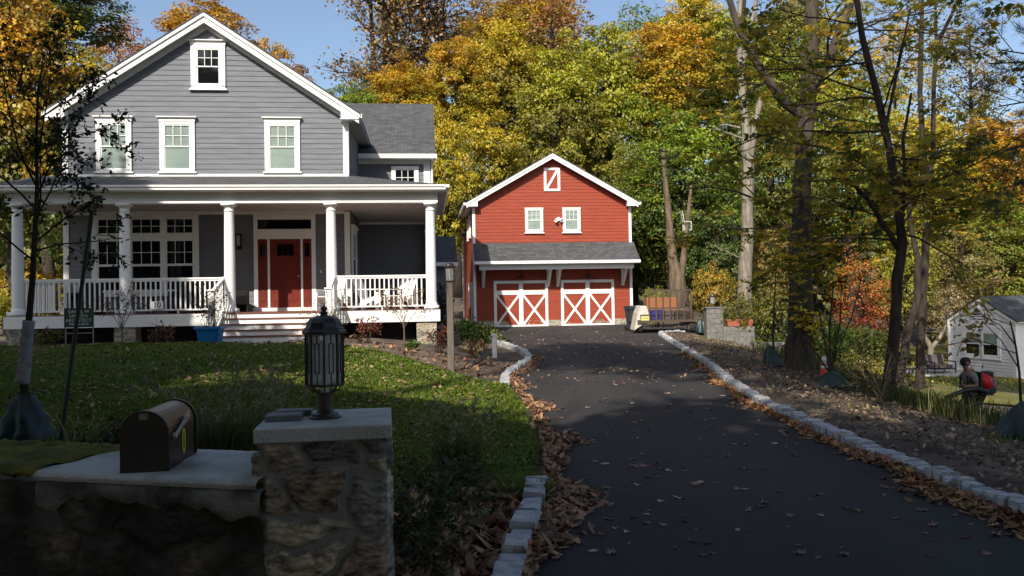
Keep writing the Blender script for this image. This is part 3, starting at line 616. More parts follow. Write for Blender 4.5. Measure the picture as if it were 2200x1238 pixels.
# ------------------------------------------------------------------ front wall, gate pillar and what stands on them
wall = thing('stone_wall', 'low mossy fieldstone wall with a concrete coping, joined to the lantern pillar', 'wall', (0, 0, 0))
wp = [(-1.16, 3.70), (-1.7, 3.83), (-2.28, 3.98), (-3.2, 4.24), (-5.2, 4.85), (-8, 5.7)]
def wall_at(t):                                  # t = distance along the front line
    for i in range(len(wp) - 1):
        a, b = Vector((*wp[i], 0)), Vector((*wp[i+1], 0)); l = (b - a).length
        if t <= l or i == len(wp) - 2: return a.lerp(b, t / l), (b - a).normalized()
        t -= l
A, Z, off, sid, mort = stone_grid(7.2, .74, 90, 5, .015, .06, aspect=1.6)
V = []
for j in range(A.shape[0]):
    for i in range(A.shape[1]):
        p, t = wall_at(A[j, i]); nrm = Vector((-t.y, t.x, 0)); nrm = -nrm if nrm.y > 0 else nrm; q = p + nrm * (off[j, i] - .03); V.append((q.x, q.y, Z[j, i]))
ny, nx = A.shape
F = [(j*nx+i+1, j*nx+i, (j+1)*nx+i, (j+1)*nx+i+1) for j in range(ny-1) for i in range(nx-1)]
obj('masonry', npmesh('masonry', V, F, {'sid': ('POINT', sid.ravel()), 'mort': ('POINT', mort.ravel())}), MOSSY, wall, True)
def coping(t0, t1, z0, z1, name, mat_, wob, dep=.63, seed=1, nx_=None, skirt=False):
    rs = np.random.RandomState(seed); n = nx_ or int((t1 - t0) / .025); m = 14; V = []; F = []
    prof = [(-.02, z0), (-.035, z0 + .02), (-.035, z1 - .02), (-.02, z1)] + [(dep * k / m, z1 + .004 * math.sin(k)) for k in range(1, m)] + [(dep, z1), (dep, z0)]
    for i in range(n + 1):
        p, t = wall_at(t0 + (t1 - t0) * i / n); nn = Vector((-t.y, t.x, 0)); nn = nn if nn.y > 0 else -nn
        ph = rs.rand(4) * .2
        for k, (d_, z) in enumerate(prof):
            zz = z + (wob * (math.sin(i * .9 + d_ * 11) + math.sin(i * 2.3 + d_ * 23)) * .5 + rs.normal(0, wob * .35)) + (-.022 * math.sin(i * .13 + 1) - .016 * math.sin(i * .31) - .012 * math.sin(i * .83 + 2) + rs.normal(0, .006) if k < 2 and skirt else 0)
            q = p + nn * d_; V.append((q.x, q.y, zz))
    k = len(prof)
    F = [(i*k+j, i*k+j+1, (i+1)*k+j+1, (i+1)*k+j) for i in range(n) for j in range(k - 1)]
    return obj(name, npmesh(name, V, F), mat_, wall, False)
WCONC = mat('weathered_concrete', (.52, .52, .48), .9, (.20, .20, .15), 3.2, bump=.7, bscale=50, detail=9, mixlo=.42, mixhi=.72)
coping(.0, 1.22, .755, .80, 'coping', WCONC, .0015)
PARGE = mat('stained_parging', (.20, .20, .165), .95, (.05, .05, .037), 5, bump=.8, bscale=45, detail=11, mixlo=.4, mixhi=.62)
coping(-.02, 1.20, .655, .752, 'parging', PARGE, .004, .2, 7, skirt=True)
MOSS = mat('moss', (.17, .15, .02), 1, (.055, .065, .014), 6, bump=1, bscale=70, detail=9)
coping(1.21, 7.0, .765, .805, 'moss', MOSS, .010, .66, 3)
rs = np.random.RandomState(8)
# gate pillar
pil = thing('stone_pillar', 'square fieldstone gate pillar with a flat concrete cap beside the driveway', 'gate pillar', (-.931, 4.07, 0), .152)
stone_box('masonry', -.288, .288, -.283, .283, -.05, .955, FIELD, pil, 34, 21, .007, .05)
cp = MB(); cp.box(-.3135, .3135, -.308, .308, .955, 1.023); cp.build('cap', CONCRETE, pil, bevel=.008)
def lantern(t, s, parent_name=None):
    """octagonal post lantern, base at local z = 0"""
    b = MB(); b.lathe([(.082, 0), (.082, .008), (.07, .014), (.066, .026), (.045, .034), (.04, .042), (.036, .05), (.036, .118), (.044, .122), (.044, .13), (.03, .132)], n=24); b.xform(Matrix.Scale(s, 4)); b.build('base', BRONZE, t, False)
    c = MB()
    for k in range(8):
        a = math.pi * 2 * k / 8 + .2; ca, sa = math.cos(a), math.sin(a)
        c.tube([(.03*ca, .03*sa, .13), (.065*ca, .065*sa, .14), (.09*ca, .09*sa, .17)], .004, 5)
        c.bar((.094*ca, .094*sa, .17), (.094*ca, .094*sa, .435), .011, .011, (ca, sa, 0))
        a2 = a + math.pi / 8; r = .0915; tx, ty = -math.sin(a2), math.cos(a2); cx, cy = r*math.cos(a2), r*math.sin(a2); h = .011
        for q in (-h, h): c.bar((cx + tx*q, cy + ty*q, .235), (cx + tx*q, cy + ty*q, .385), .0045, .006, (cx, cy, 0))
        for z in (.235, .385): c.bar((cx - tx*h, cy - ty*h, z), (cx + tx*h, cy + ty*h, z), .0045, .0045)
        for z0, z1 in ((.17, .235), (.385, .435)): c.bar((cx, cy, z0), (cx, cy, z1), .0045, .006, (cx, cy, 0))
    c.lathe([(.1, .165), (.1, .178), (.088, .178), (.088, .165), (.1, .165)], n=8, rot=.2); c.xform(Matrix.Scale(s, 4)); c.build('cage', BRONZE, t)
    g = MB(); g.lathe([(.086, .17), (.086, .435)], n=24); g.f = g.f[:-2]; g.xform(Matrix.Scale(s, 4)); g.build('glass_cylinder', LAMPGLASS, t, True)
    bl = MB(); bl.lathe([(.02, .13), (.02, .2), (.012, .21), (.022, .26), (.02, .3), (.008, .325), (.0, .33)], n=12); bl.xform(Matrix.Scale(s, 4)); bl.build('bulb', WHITE, t, True)
    r = MB(); r.lathe([(.105, .43), (.112, .435), (.112, .447), (.102, .455), (.102, .462), (.094, .466), (.088, .49), (.07, .512), (.045, .524), (.02, .527), (.018, .535), (.026, .54), (.012, .546), (.01, .55), (.017, .556), (.017, .566), (.008, .574), (.003, .578)], n=8, rot=.2)
    r.xform(Matrix.Scale(s, 4)); r.build('roof', BRONZE, t)
LAMPGLASS = bpy.data.materials.new('seeded_glass'); LAMPGLASS.use_nodes = True
_n = LAMPGLASS.node_tree.nodes; _L = LAMPGLASS.node_tree.links; _n.remove(_n['Principled BSDF'])
_t = _n.new('ShaderNodeBsdfTranslucent'); _t.inputs[0].default_value = (.9, .91, .87, 1); _d = _n.new('ShaderNodeBsdfDiffuse'); _d.inputs[0].default_value = (.75, .76, .73, 1)
_g = _n.new('ShaderNodeBsdfTransparent'); _g.inputs[0].default_value = (.9, .9, .88, 1)
_tc = _n.new('ShaderNodeTexCoord'); _no = _n.new('ShaderNodeTexNoise'); _no.inputs['Scale'].default_value = 28; _L.new(_tc.outputs['Object'], _no.inputs[0])
_m1 = _n.new('ShaderNodeMixShader'); _m1.inputs[0].default_value = .4; _L.new(_t.outputs[0], _m1.inputs[1]); _L.new(_d.outputs[0], _m1.inputs[2])
_m2 = _n.new('ShaderNodeMixShader'); _q = _n.new('ShaderNodeMapRange'); _q.inputs[1].default_value = .35; _q.inputs[2].default_value = .75; _q.inputs[3].default_value = .12; _q.inputs[4].default_value = .5; _L.new(_no.outputs[0], _q.inputs[0]); _L.new(_q.outputs[0], _m2.inputs[0]); _L.new(_m1.outputs[0], _m2.inputs[1]); _L.new(_g.outputs[0], _m2.inputs[2]); _L.new(_m2.outputs[0], _n['Material Output'].inputs[0])
t = thing('pillar_lantern', 'large black post lantern with pale seeded glass standing on the stone pillar', 'lantern', (-.942, 4.06, 1.023)); lantern(t, .97)
SLATE = mat('slate', (.17, .175, .185), .7, (.11, .115, .125), 12, bump=.4, bscale=50)
o = MB().box(-.085, .085, -.075, .075, 0, .028).build('slate_tile', SLATE, loc=(-1.135, 4.02, 1.0235), bevel=.003); o.rotation_euler = (0, 0, .16); tag(o, 'grey slate paver lying on the pillar cap, nearer the cap front', 'paver')
o = MB().box(-.09, .09, -.05, .05, 0, .03).build('slate_tile', SLATE, loc=(-1.125, 4.165, 1.0235), bevel=.003); o.rotation_euler = (0, 0, .12); tag(o, 'narrow grey slate paver lying behind the other slate on the pillar cap', 'paver')
# mailbox
mbx = thing('mailbox', 'dark bronze arched-top mailbox with a yellow number sitting on the wall coping', 'mailbox', (-1.765, 3.88, .803), .115)
def arch(w, h, n=14): return [(-w, 0), (w, 0)] + [(w * math.cos(math.pi * k / n), h - w + w * math.sin(math.pi * k / n)) for k in range(n + 1)]
MBMET = mat('mailbox_metal', (.022, .013, .011), .36, (.032, .017, .013), 5, spec=.5, metal=.3)
o = MB().prism(arch(.104, .285), .02, .50).build('body', MBMET, mbx)
MB().prism(arch(.112, .293), 0, .022).build('door', BLACK, mbx); MB().prism(arch(.111, .292), .485, .505).build('rear_panel', BLACK, mbx)
MB().box(-.016, .016, -.022, 0, .258, .272).box(-.02, .02, -.006, 0, .25, .28).build('latch', mat('dull_metal', (.25, .24, .22), .4, metal=1), mbx)
fg = MB(); fg.tube([(.105, .10, .155), (.12, .10, .155)], .014, 10); fg.bar((.115, .10, .155), (.115, .30, .215), .006, .022); fg.bar((.115, .27, .205), (.115, .345, .235), .006, .034)
fg.build('flag', mat('flag_paint', (.5, .45, .35), .5), mbx)
tm = text_mesh('0', .135, .003); o = obj('number', tm, mat('yellow_decal', (.75, .62, .06), .5, (.7, .58, .06)), mbx, loc=(.1065, .27, .095)); o.rotation_euler = (R_(90), 0, R_(90)); o.scale = (.95, 1.35, 1)

# ------------------------------------------------------------------ generic tree growth
def grow_branches(rng, mb, base, d, L, r, depth, tips, droop=.0, wander=.25, kids=3, taper=.45, ang=.7, n=6, kidlen=.62, start=.3, minr=.0025):
    p = Vector(base); d = Vector(d).normalized(); path = [p.copy()]; rad = [r]; k = 5
    dirs = []
    for i in range(k):
        d = (d + Vector((rng.uniform(-1, 1), rng.uniform(-1, 1), rng.uniform(-1, 1) - droop)) * wander * .5).normalized()
        p = p + d * L / k; path.append(p.copy()); dirs.append(d.copy()); rad.append(max(minr, r * (1 - (1 - taper) * (i + 1) / k)))
    mb.tube(path, rad, n, cap=False)
    if depth == 0:
        for i in range(1, k + 1): tips.append((path[i].copy(), dirs[i-1].copy()))
        return path
    for j in range(kids):
        t = start + (1 - start) * (j + rng.random() * .8) / kids; i = min(k - 1, int(t * k)); q = path[i].lerp(path[i+1], t * k - i)
        ax = dirs[i].orthogonal().normalized(); ax = Matrix.Rotation(rng.uniform(0, 6.283), 3, dirs[i]) @ ax
        nd = (dirs[i] * math.cos(ang) + ax * math.sin(ang) * rng.uniform(.7, 1.2)).normalized()
        grow_branches(rng, mb, q, nd, L * kidlen * rng.uniform(.7, 1.15), max(minr, rad[i] * .6), depth - 1, tips, droop, wander, kids, taper, ang, max(4, n - 1), kidlen, start, minr)
    for i in range(3, k + 1): tips.append((path[i].copy(), dirs[i-1].copy()))
    return path
def leaf_quads(P, N, T, size, aspect=.55):
    """leaf-shaped quads at P, normals N, tip direction T"""
    T = T - N * (T * N).sum(1, keepdims=True); T /= np.linalg.norm(T, axis=1, keepdims=True) + 1e-9
    Bv = np.cross(N, T); s = np.asarray(size)[:, None]
    a = P; b = P + T * s * .5 + Bv * s * aspect * .5 - N * s * .08; c = P + T * s + N * s * -.12; d = P + T * s * .5 - Bv * s * aspect * .5 - N * s * .08
    n = len(P); V = np.stack([a, b, c, d], 1).reshape(-1, 3); F = np.arange(4 * n).reshape(n, 4); return V, F
def unit(v): return v / (np.linalg.norm(v, axis=-1, keepdims=True) + 1e-9)
def leaves_at(tips, per, size, spread, seed, name, mat_, parent, aspect=.55, up=.6, hang=.0, jit=.35):
    rs = np.random.RandomState(seed); n = len(tips) * per
    P = np.repeat(np.array([t[0] for t in tips]), per, 0) + rs.normal(0, spread, (n, 3)); D = np.repeat(np.array([t[1] for t in tips]), per, 0)
    N = unit(rs.normal(0, 1, (n, 3)) * .6 + [0, 0, up]); T = unit(D + rs.normal(0, .7, (n, 3)) - [0, 0, hang])
    V, F = leaf_quads(P, N, T, size * rs.uniform(1 - jit, 1 + jit, n), aspect); z = P[:, 2]; zz = (z - z.min()) / (np.ptp(z) + 1e-6)
    me = npmesh(name, V, F, {'h': ('FACE', rs.rand(n)), 'v': ('FACE', rs.rand(n)), 'zz': ('FACE', zz)})
    return obj(name, me, mat_, parent)

# ------------------------------------------------------------------ young tree on the lawn, its wrap, watering bag and stake
LEAFDARK = leafmat('dark_green_leaf', (.035, .045, .014), (.022, .032, .012), .2)
b0 = at(62, 952, 6.5); gz = H0(b0.x, b0.y)
sap = thing('young_tree', 'slender young tree with small dark leaves growing behind the mossy wall', 'tree', (b0.x, b0.y, gz))
def loc_at(px, py, D, o): return at(px, py, D) - Vector(o)
O_ = (b0.x, b0.y, gz); rng = random.Random(12); mb = MB(); tips = []
stem = [(0, 0, 0)] + [loc_at(*q, O_) for q in ((50, 800, 6.5), (62, 690, 6.5), (70, 600, 6.5), (75, 500, 6.5), (80, 400, 6.48), (78, 300, 6.45), (82, 200, 6.5), (95, 110, 6.5))]
mb.tube(stem, [.032, .030, .026, .023, .020, .016, .012, .008, .004], 8)
for (px, py, dx, dy, L, r) in ((75, 520, .9, .9, .75, .012), (72, 560, -.8, .8, .6, .012), (76, 480, .7, .55, 1.0, .013), (77, 450, -.9, .7, .9, .013), (78, 420, .75, .5, .95, .012), (78, 380, -.7, .9, .9, .012), (78, 350, .5, 1, .9, .011), (79, 320, .95, .6, .9, .010), (78, 300, -.8, .8, .9, .01), (80, 260, .6, 1, .8, .009), (80, 240, -.5, 1, .7, .008), (82, 200, .5, 1, .7, .007), (76, 470, .2, .8, .9, .012), (78, 400, -.2, .7, .9, .012), (74, 540, .95, .25, .8, .01)):
    p = loc_at(px, py, 6.5, O_); grow_branches(rng, mb, p, (dx, rng.uniform(-.6, .6), dy), L * (.7 if dx > 0 else 1), r * .75, 2, tips, droop=.05, wander=.35, kids=4, ang=.75, kidlen=.5, n=5)
mb.build('trunk', BARK, sap, True); leaves_at(tips, 2, .046, .025, 3, 'crown', LEAFDARK, sap, aspect=.5, up=.2)
WRAP = mat('tree_wrap', (.30, .30, .31), .9, (.19, .19, .20), 14, bump=.8, bscale=40)
n0 = []
for i in range(22):
    t = i / 21; q = Vector(loc_at(50, 800, 6.5, O_)).lerp(Vector(loc_at(62, 692, 6.5, O_)), t * 1.25 - .22); n0.append((q, .055 + .003 * math.sin(i * 1.9) + .002 * math.sin(i * 4.1) - .010 * t))
MB().tube([q for q, r in n0], [r for q, r in n0], 12).build('trunk_wrap', WRAP, sap, True)
bagm = MB(); nseg = 30
prof = [(.215, 0), (.225, .02), (.215, .06), (.205, .11), (.175, .165), (.165, .21), (.13, .26), (.112, .30), (.082, .345), (.07, .37), (.06, .40)]
rs = np.random.RandomState(2)
for (r, z) in prof:
    for k in range(nseg):
        a = 2 * math.pi * k / nseg; rr = r * (1 + .09 * math.sin(k * 1.25 + z * 12) + .07 * math.sin(k * 2.9 - z * 23) + .05 * math.sin(z * 60 + k * .8) - (.18 * math.exp(-((k - 22) / 1.0) ** 2)))
        bagm.v.append((rr * math.cos(a) , rr * math.sin(a) * .9, z))
m_ = len(prof); bagm.f = [(i*nseg+k, i*nseg+(k+1) % nseg, (i+1)*nseg+(k+1) % nseg, (i+1)*nseg+k) for i in range(m_-1) for k in range(nseg)]
WBAG = bagm.build('watering_bag', GREENBAG, None, True, loc=(b0.x - .02, b0.y - .01, gz - .01)); tag(WBAG, 'dark green watering bag zipped round the young lawn tree', 'watering bag')
a = at(121, 960, 5.9); z = H0(a.x, a.y); bb = at(198, 455, 6.15)
o = MB().tube([(0, 0, -.05), tuple(bb - Vector((a.x, a.y, z)))], .016, 8).build('stake', mat('green_stake_paint', (.012, .03, .02), .5), loc=(a.x, a.y, z)); tag(o, 'tall leaning dark green stake standing beside the young lawn tree', 'stake')

# ------------------------------------------------------------------ things on the lawn and by the porch
def hw(u, w, z=0):          # house local -> world
    c, s = math.cos(.1051), math.sin(.1051); return (-13.026 + u*c - w*s, 21.174 + u*s + w*c, FL + z)
p = at(170, 728, 20.3); z = H0(p.x, p.y)
sg = thing('yard_sign', 'small dark green sign with white lettering on wire legs in front of the porch', 'sign', (p.x, p.y, z), .1)
MB().box(-.35, .35, -.012, .012, .46, .94).build('board', mat('sign_green', (.012, .055, .04), .5), sg)
SIGNW = mat('sign_lettering', (.6, .6, .56), .6, (.5, .5, .47))
for s_, zz, sz in (('DANIEL W', .845, .105), ('LINCOLN', .74, .105), ('ARCHITECT', .63, .115), ('908-204-0019', .535, .085)):
    o = obj('lettering', text_mesh(s_, sz, .004), SIGNW, sg, loc=(0, -.0145, zz)); o.rotation_euler = (R_(90), 0, 0)
lg = MB()
for x in (-.33, .33): lg.box(x - .012, x + .012, .013, .033, 0, .9)
lg.box(-.33, .33, .013, .03, .3, .32); lg.build('frame', mat('sign_metal', (.3, .27, .22), .5), sg)
p = at(452, 741, 20.0); z = H0(p.x, p.y)
tub = thing('planter', 'bright blue plastic tub planter on the grass at the foot of the steps', 'planter', (p.x, p.y, z))
c = MB(); 
def rrect(a, b, z): return [(a*sx, b*sy, z) for sx, sy in ((-.8,-1),(.8,-1),(1,-.8),(1,.8),(.8,1),(-.8,1),(-1,.8),(-1,-.8))]
rings = [rrect(.22, .18, 0), rrect(.23, .19, .02), rrect(.28, .24, .34), rrect(.325, .28, .345), rrect(.325, .28, .40), rrect(.29, .25, .40), rrect(.28, .24, .33)]
c.v = [q for r in rings for q in r]; c.f = [(i*8+k, i*8+(k+1) % 8, (i+1)*8+(k+1) % 8, (i+1)*8+k) for i in range(6) for k in range(8)] + [tuple(range(7, -1, -1)), tuple(range(48, 56))]
c.build('tub', mat('blue_plastic', (.012, .16, .42), .4, (.011, .13, .36), 3), tub)
def stem_plant(name, label, cat, loc, n, h, r, lean, leafn, leafs, lm, seed, stemmat=None, group=None):
    t = thing(name, label, cat, loc, 0, group); rng = random.Random(seed); mb = MB(); tips = []
    for i in range(n):
        a = rng.uniform(0, 6.28); d = Vector((math.cos(a) * lean * rng.random(), math.sin(a) * lean * rng.random(), 1)).normalized(); L = h * rng.uniform(.6, 1)
        q = Vector((math.cos(a) * r * rng.random(), math.sin(a) * r * rng.random(), 0)); path = [q]
        for k in range(4): d = (d + Vector((rng.uniform(-.2, .2), rng.uniform(-.2, .2), 0))).normalized(); path.append(path[-1] + d * L / 4)
        mb.tube(path, [.006, .005, .004, .003, .002], 4, False)
        for k in (2, 3, 4): tips.append((path[k], d)); tips.append((path[k].lerp(path[k-1], .5), d))
    mb.build('stems', stemmat or BARKTAN, t)
    if leafn: leaves_at(tips, leafn, leafs, h * .06, seed, 'leaves', lm, t)
    return t
LOLIVE = leafmat('olive_leaf', (.13, .12, .03), (.07, .085, .022))
LRED = leafmat('russet_leaf', (.20, .055, .035), (.12, .06, .03))
LGREEN = leafmat('green_leaf', (.07, .14, .012), (.045, .09, .012))
LYEL = leafmat('yellow_leaf', (.42, .29, .02), (.26, .22, .02))
stem_plant('potted_plant', 'tall thin leafy stems growing out of the blue tub planter', 'plant', (p.x, p.y, z + .33), 26, 1.1, .2, .22, 2, .07, LOLIVE, 5)
def bush(name, label, cat, px, py, D, h, w, lm, seed, n=420, leaf=.09, loc=None, kids=5):
    p = at(px, py, D) if loc is None else Vector(loc); z = H0(p.x, p.y) if loc is None else p.z
    t = thing(name, label, cat, (p.x, p.y, z)); rng = random.Random(seed); mb = MB(); tips = []
    for i in range(kids + 2):
        a = rng.uniform(0, 6.28); s = rng.uniform(.1, 1) * w / h; grow_branches(rng, mb, (rng.uniform(-.1, .1) * w, rng.uniform(-.1, .1) * w, -.02), (math.cos(a) * s, math.sin(a) * s, 1), h * .62, .011 * max(.5, h), 2, tips, wander=.4, kids=3, ang=.7, n=5)
    mb.build('stems', BARKTAN, t); leaves_at(tips, max(1, round(n / len(tips))), leaf, h * .06, seed, 'leaves', lm, t, up=.5); return t
def treelet(name, label, px, py, D, h, w, lm, seed, n, leaf, bark=BARKTAN, fork=.38):
    p = at(px, py, D); z = H0(p.x, p.y); t = thing(name, label, 'tree', (p.x, p.y, z)); rng = random.Random(seed); mb = MB(); tips = []
    f = h * fork; mb.tube([(0, 0, -.05), (.01, 0, f * .5), (0, 0, f)], [.022, .018, .016], 6, False)
    for i in range(6):
        a = i * 1.05 + rng.uniform(-.3, .3); s = rng.uniform(.25, .75) * w / h * 1.3; grow_branches(rng, mb, (0, 0, f * rng.uniform(.8, 1)), (math.cos(a) * s, math.sin(a) * s, 1), (h - f) * .72, .011, 2, tips, wander=.3, kids=3, ang=.55, n=4)
    mb.build('trunk', bark, t); leaves_at(tips, max(1, round(n / len(tips))), leaf, .03, seed, 'crown', lm, t); return t
treelet('young_tree', 'small bronze-leaved shrub tree in front of the porch column, right of the green sign', 262, 720, 20.0, 1.45, .95, leafmat('bronze_leaf', (.13, .085, .04), (.08, .075, .03)), 3, 420, .06, fork=.3)
treelet('young_tree', 'small copper-leaved tree with pale forked stem in the bed left of the lamp post', 868, 735, 19.6, 1.55, .95, leafmat('copper_leaf', (.26, .13, .045), (.20, .16, .045)), 8, 420, .065, fork=.35)
bush('bush', 'leggy pale-leaved rose bush at the right end of the porch steps', 'bush', 703, 740, 19.6, 1.35, .6, LOLIVE, 21, 300, .05)
bush('bush', 'low russet hydrangea under the porch, right of the steps', 'bush', 790, 742, 20.3, .62, .8, LRED, 22, 330, .09)
bush('bush', 'low brown hydrangea under the porch, left of the blue tub', 'bush', 345, 742, 20.9, .5, .7, leafmat('brown_leaf', (.12, .06, .035), (.08, .05, .03)), 23, 260, .08)
bush('bush', 'small red-leaved bush at the corner stone pier behind the lamp post', 'bush', 945, 748, 19.6, .62, .7, LRED, 24, 320, .08)
bush('bush', 'yellowing perennial clump under the green yard sign', 'bush', 100, 738, 20.6, .55, 1.0, LOLIVE, 25, 320, .08)
bush('bush', 'glossy green bush between the lamp post and the garage', 'bush', 1012, 742, 21.5, 1.0, 1.0, LGREEN, 26, 900, .10, kids=9)
bush('bush', 'green and yellow bush in the bed behind the white pipe', 'bush', 1040, 738, 23.5, .75, .7, leafmat('greenyellow_leaf', (.22, .24, .02), (.08, .13, .02)), 27, 420, .09)
bush('bush', 'dry brown-leaved clump in front of the lamp post bed', 'bush', 1025, 780, 18.0, .62, .7, leafmat('drybrown_leaf', (.20, .12, .05), (.13, .10, .04)), 28, 330, .07)
bush('bush', 'tall dark shrub in the gap between house and garage', 'bush', 962, 690, 31, 2.2, 1.5, LEAFDARK, 29, 900, .14)
bush('bush', 'tiny bright green clump beside the copper-leaved tree', 'bush', 890, 742, 19.3, .22, .35, LGREEN, 30, 120, .06)
stem_plant('flower', 'single dark red flower head on a bare stem in front of the porch', 'flower', tuple(at(337, 728, 20.6)[:2]) + (H0(at(337, 728, 20.6).x, 20.6),), 3, .75, .05, .12, 0, 0, LRED, 9)
# lamp post, pipe, porch furniture
p = at(969, 776, 16.8); z = H0(p.x, p.y)
lp = thing('lamp_post', 'square grey wooden lamp post with a round lantern beside the driveway bed', 'lamp post', (p.x, p.y, z))
MB().box(-.065, .065, -.065, .065, -.1, 1.80).build('post', mat('weathered_wood', (.17, .145, .12), .85, (.11, .095, .08), 6, (6, 6, .5), bump=.4), lp, bevel=.006)
def small_lantern(t):
    m = MB().lathe([(.075, .1), (.09, .11), (.09, .13), (.06, .13)], n=16); m.build('base', BRONZE, t)
    c = MB()
    for k in range(10):
        a = 2 * math.pi * k / 10; c.bar((.094*math.cos(a), .094*math.sin(a), .12), (.098*math.cos(a), .098*math.sin(a), .41), .008, .008, (math.cos(a), math.sin(a), 0))
    c.build('cage', BRONZE, t); g = MB().lathe([(.086, .125), (.09, .40)], n=16); g.f = g.f[:-2]; g.build('glass_cylinder', LAMPGLASS, t, True)
    MB().lathe([(.115, .40), (.122, .41), (.122, .425), (.1, .44), (.085, .475), (.05, .50), (.02, .505), (.015, .525), (.004, .535)], n=12).build('roof', BRONZE, t)
e2 = bpy.data.objects.new('lantern', None); C.objects.link(e2); e2.parent = lp; e2.location = (0, 0, 1.70); small_lantern(e2)
p = at(1063, 763, 20.5); o = MB().lathe([(.06, -.1), (.06, .52), (.075, .52), (.075, .58), (.05, .58), (.05, .5)], n=14).build('vent_pipe', WHITE, loc=(p.x, p.y, H0(p.x, p.y))); tag(o, 'short white plastic pipe sticking up at the kerb of the driveway', 'pipe')
def adirondack(loc, rz, label):
    t = thing('porch_chair', label, 'chair', loc, rz, 'white chairs on the porch'); s_ = MB()
    for k in range(6): s_.bar((-.26, -.30 + .1 * k, .40 - .03 * k), (.26, -.30 + .1 * k, .40 - .03 * k), .085, .022)
    s_.build('seat', WHITE, t); b_ = MB()
    for k in range(5):
        x = -.21 + .105 * k; b_.bar((x, .20, .25), (x * 1.12, .48, 1.02 - .06 * abs(k - 2)), .095, .02, (0, 1, 0))
    b_.bar((-.27, .36, .62), (.27, .36, .62), .05, .02); b_.build('backrest', WHITE, t)
    for sx in (-1, 1):
        MB().box(sx*.33 - .065, sx*.33 + .065, -.42, .38, .58, .605).build('armrest', WHITE, t)
        MB().box(sx*.29 - .02, sx*.29 + .02, -.38, -.28, .0, .58).bar((sx*.29, -.34, .38), (sx*.29, .5, .03), .03, .11, (0, 0, 1)).box(sx*.30 - .02, sx*.30 + .02, .30, .36, .1, .58).build('leg', WHITE, t)
    return t
adirondack(hw(8.0, 1.35), .1051 - .25, 'white slatted porch chair half hidden behind the porch column next to the front door')
adirondack(hw(9.15, 1.5), .1051 + 1.15, 'white slatted porch chair turned sideways behind the right-hand railing')
adirondack(hw(9.95, 1.9), .1051 - .6, 'white slatted porch chair deepest in the right porch bay')
bn = thing('porch_bench', 'dark wicker armchair on the porch left of the red front door', 'chair', hw(5.15, 1.75), .1051 + .9); WICK = mat('dark_wicker', (.02, .018, .017), .7, (.012, .011, .01), 30, bump=.6)
MB().box(-.3, .3, -.3, .3, .2, .42).build('seat', WICK, bn, bevel=.02); MB().box(-.3, .3, .22, .32, .42, .95).build('backrest', WICK, bn, bevel=.02); MB().box(-.27, .27, -.29, .2, .42, .5).build('cushion', mat('cushion', (.03, .035, .045), .9), bn, bevel=.02)
for sx in (-1, 1): MB().box(sx*.33 - .04, sx*.33 + .04, -.3, .3, .0, .62).build('armrest', WICK, bn, bevel=.015)
for k, (u, c_) in enumerate(((1.2, .9), (2.6, 1.2), (3.9, .9))):
    t = thing('porch_chair', ('dark armchair on the porch behind the railing, below the left window sash', 'dark low table on the porch behind the number plate', 'dark armchair on the porch behind the railing, nearest the steps')[k], ('chair', 'table', 'chair')[k], hw(u, 1.6), .1051)
    if k == 1:
        t.name = 'porch_table'; MB().box(-.4, .4, -.3, .3, .42, .46).build('tabletop', WICK, t)
        for sx in (-.34, .34):
            for sy in (-.24, .24): MB().box(sx - .025, sx + .025, sy - .025, sy + .025, 0, .42).build('leg', WICK, t)
    else:
        MB().box(-.32, .32, -.3, .3, .15, .42).build('seat', WICK, t, bevel=.02); MB().box(-.32, .32, .24, .33, .42, .9).build('backrest', WICK, t, bevel=.02)
        for sx in (-1, 1): MB().box(sx*.36 - .04, sx*.36 + .04, -.3, .3, .0, .62).build('armrest', WICK, t, bevel=.015)
o = MB().lathe([(.0, .0), (.09, .0), (.11, .2), (.12, .21), (.1, .21)], n=14).build('flower_pot', TERRA, loc=hw(8.45, 1.0)); tag(o, 'small clay pot on the porch floor among the white chairs', 'pot')

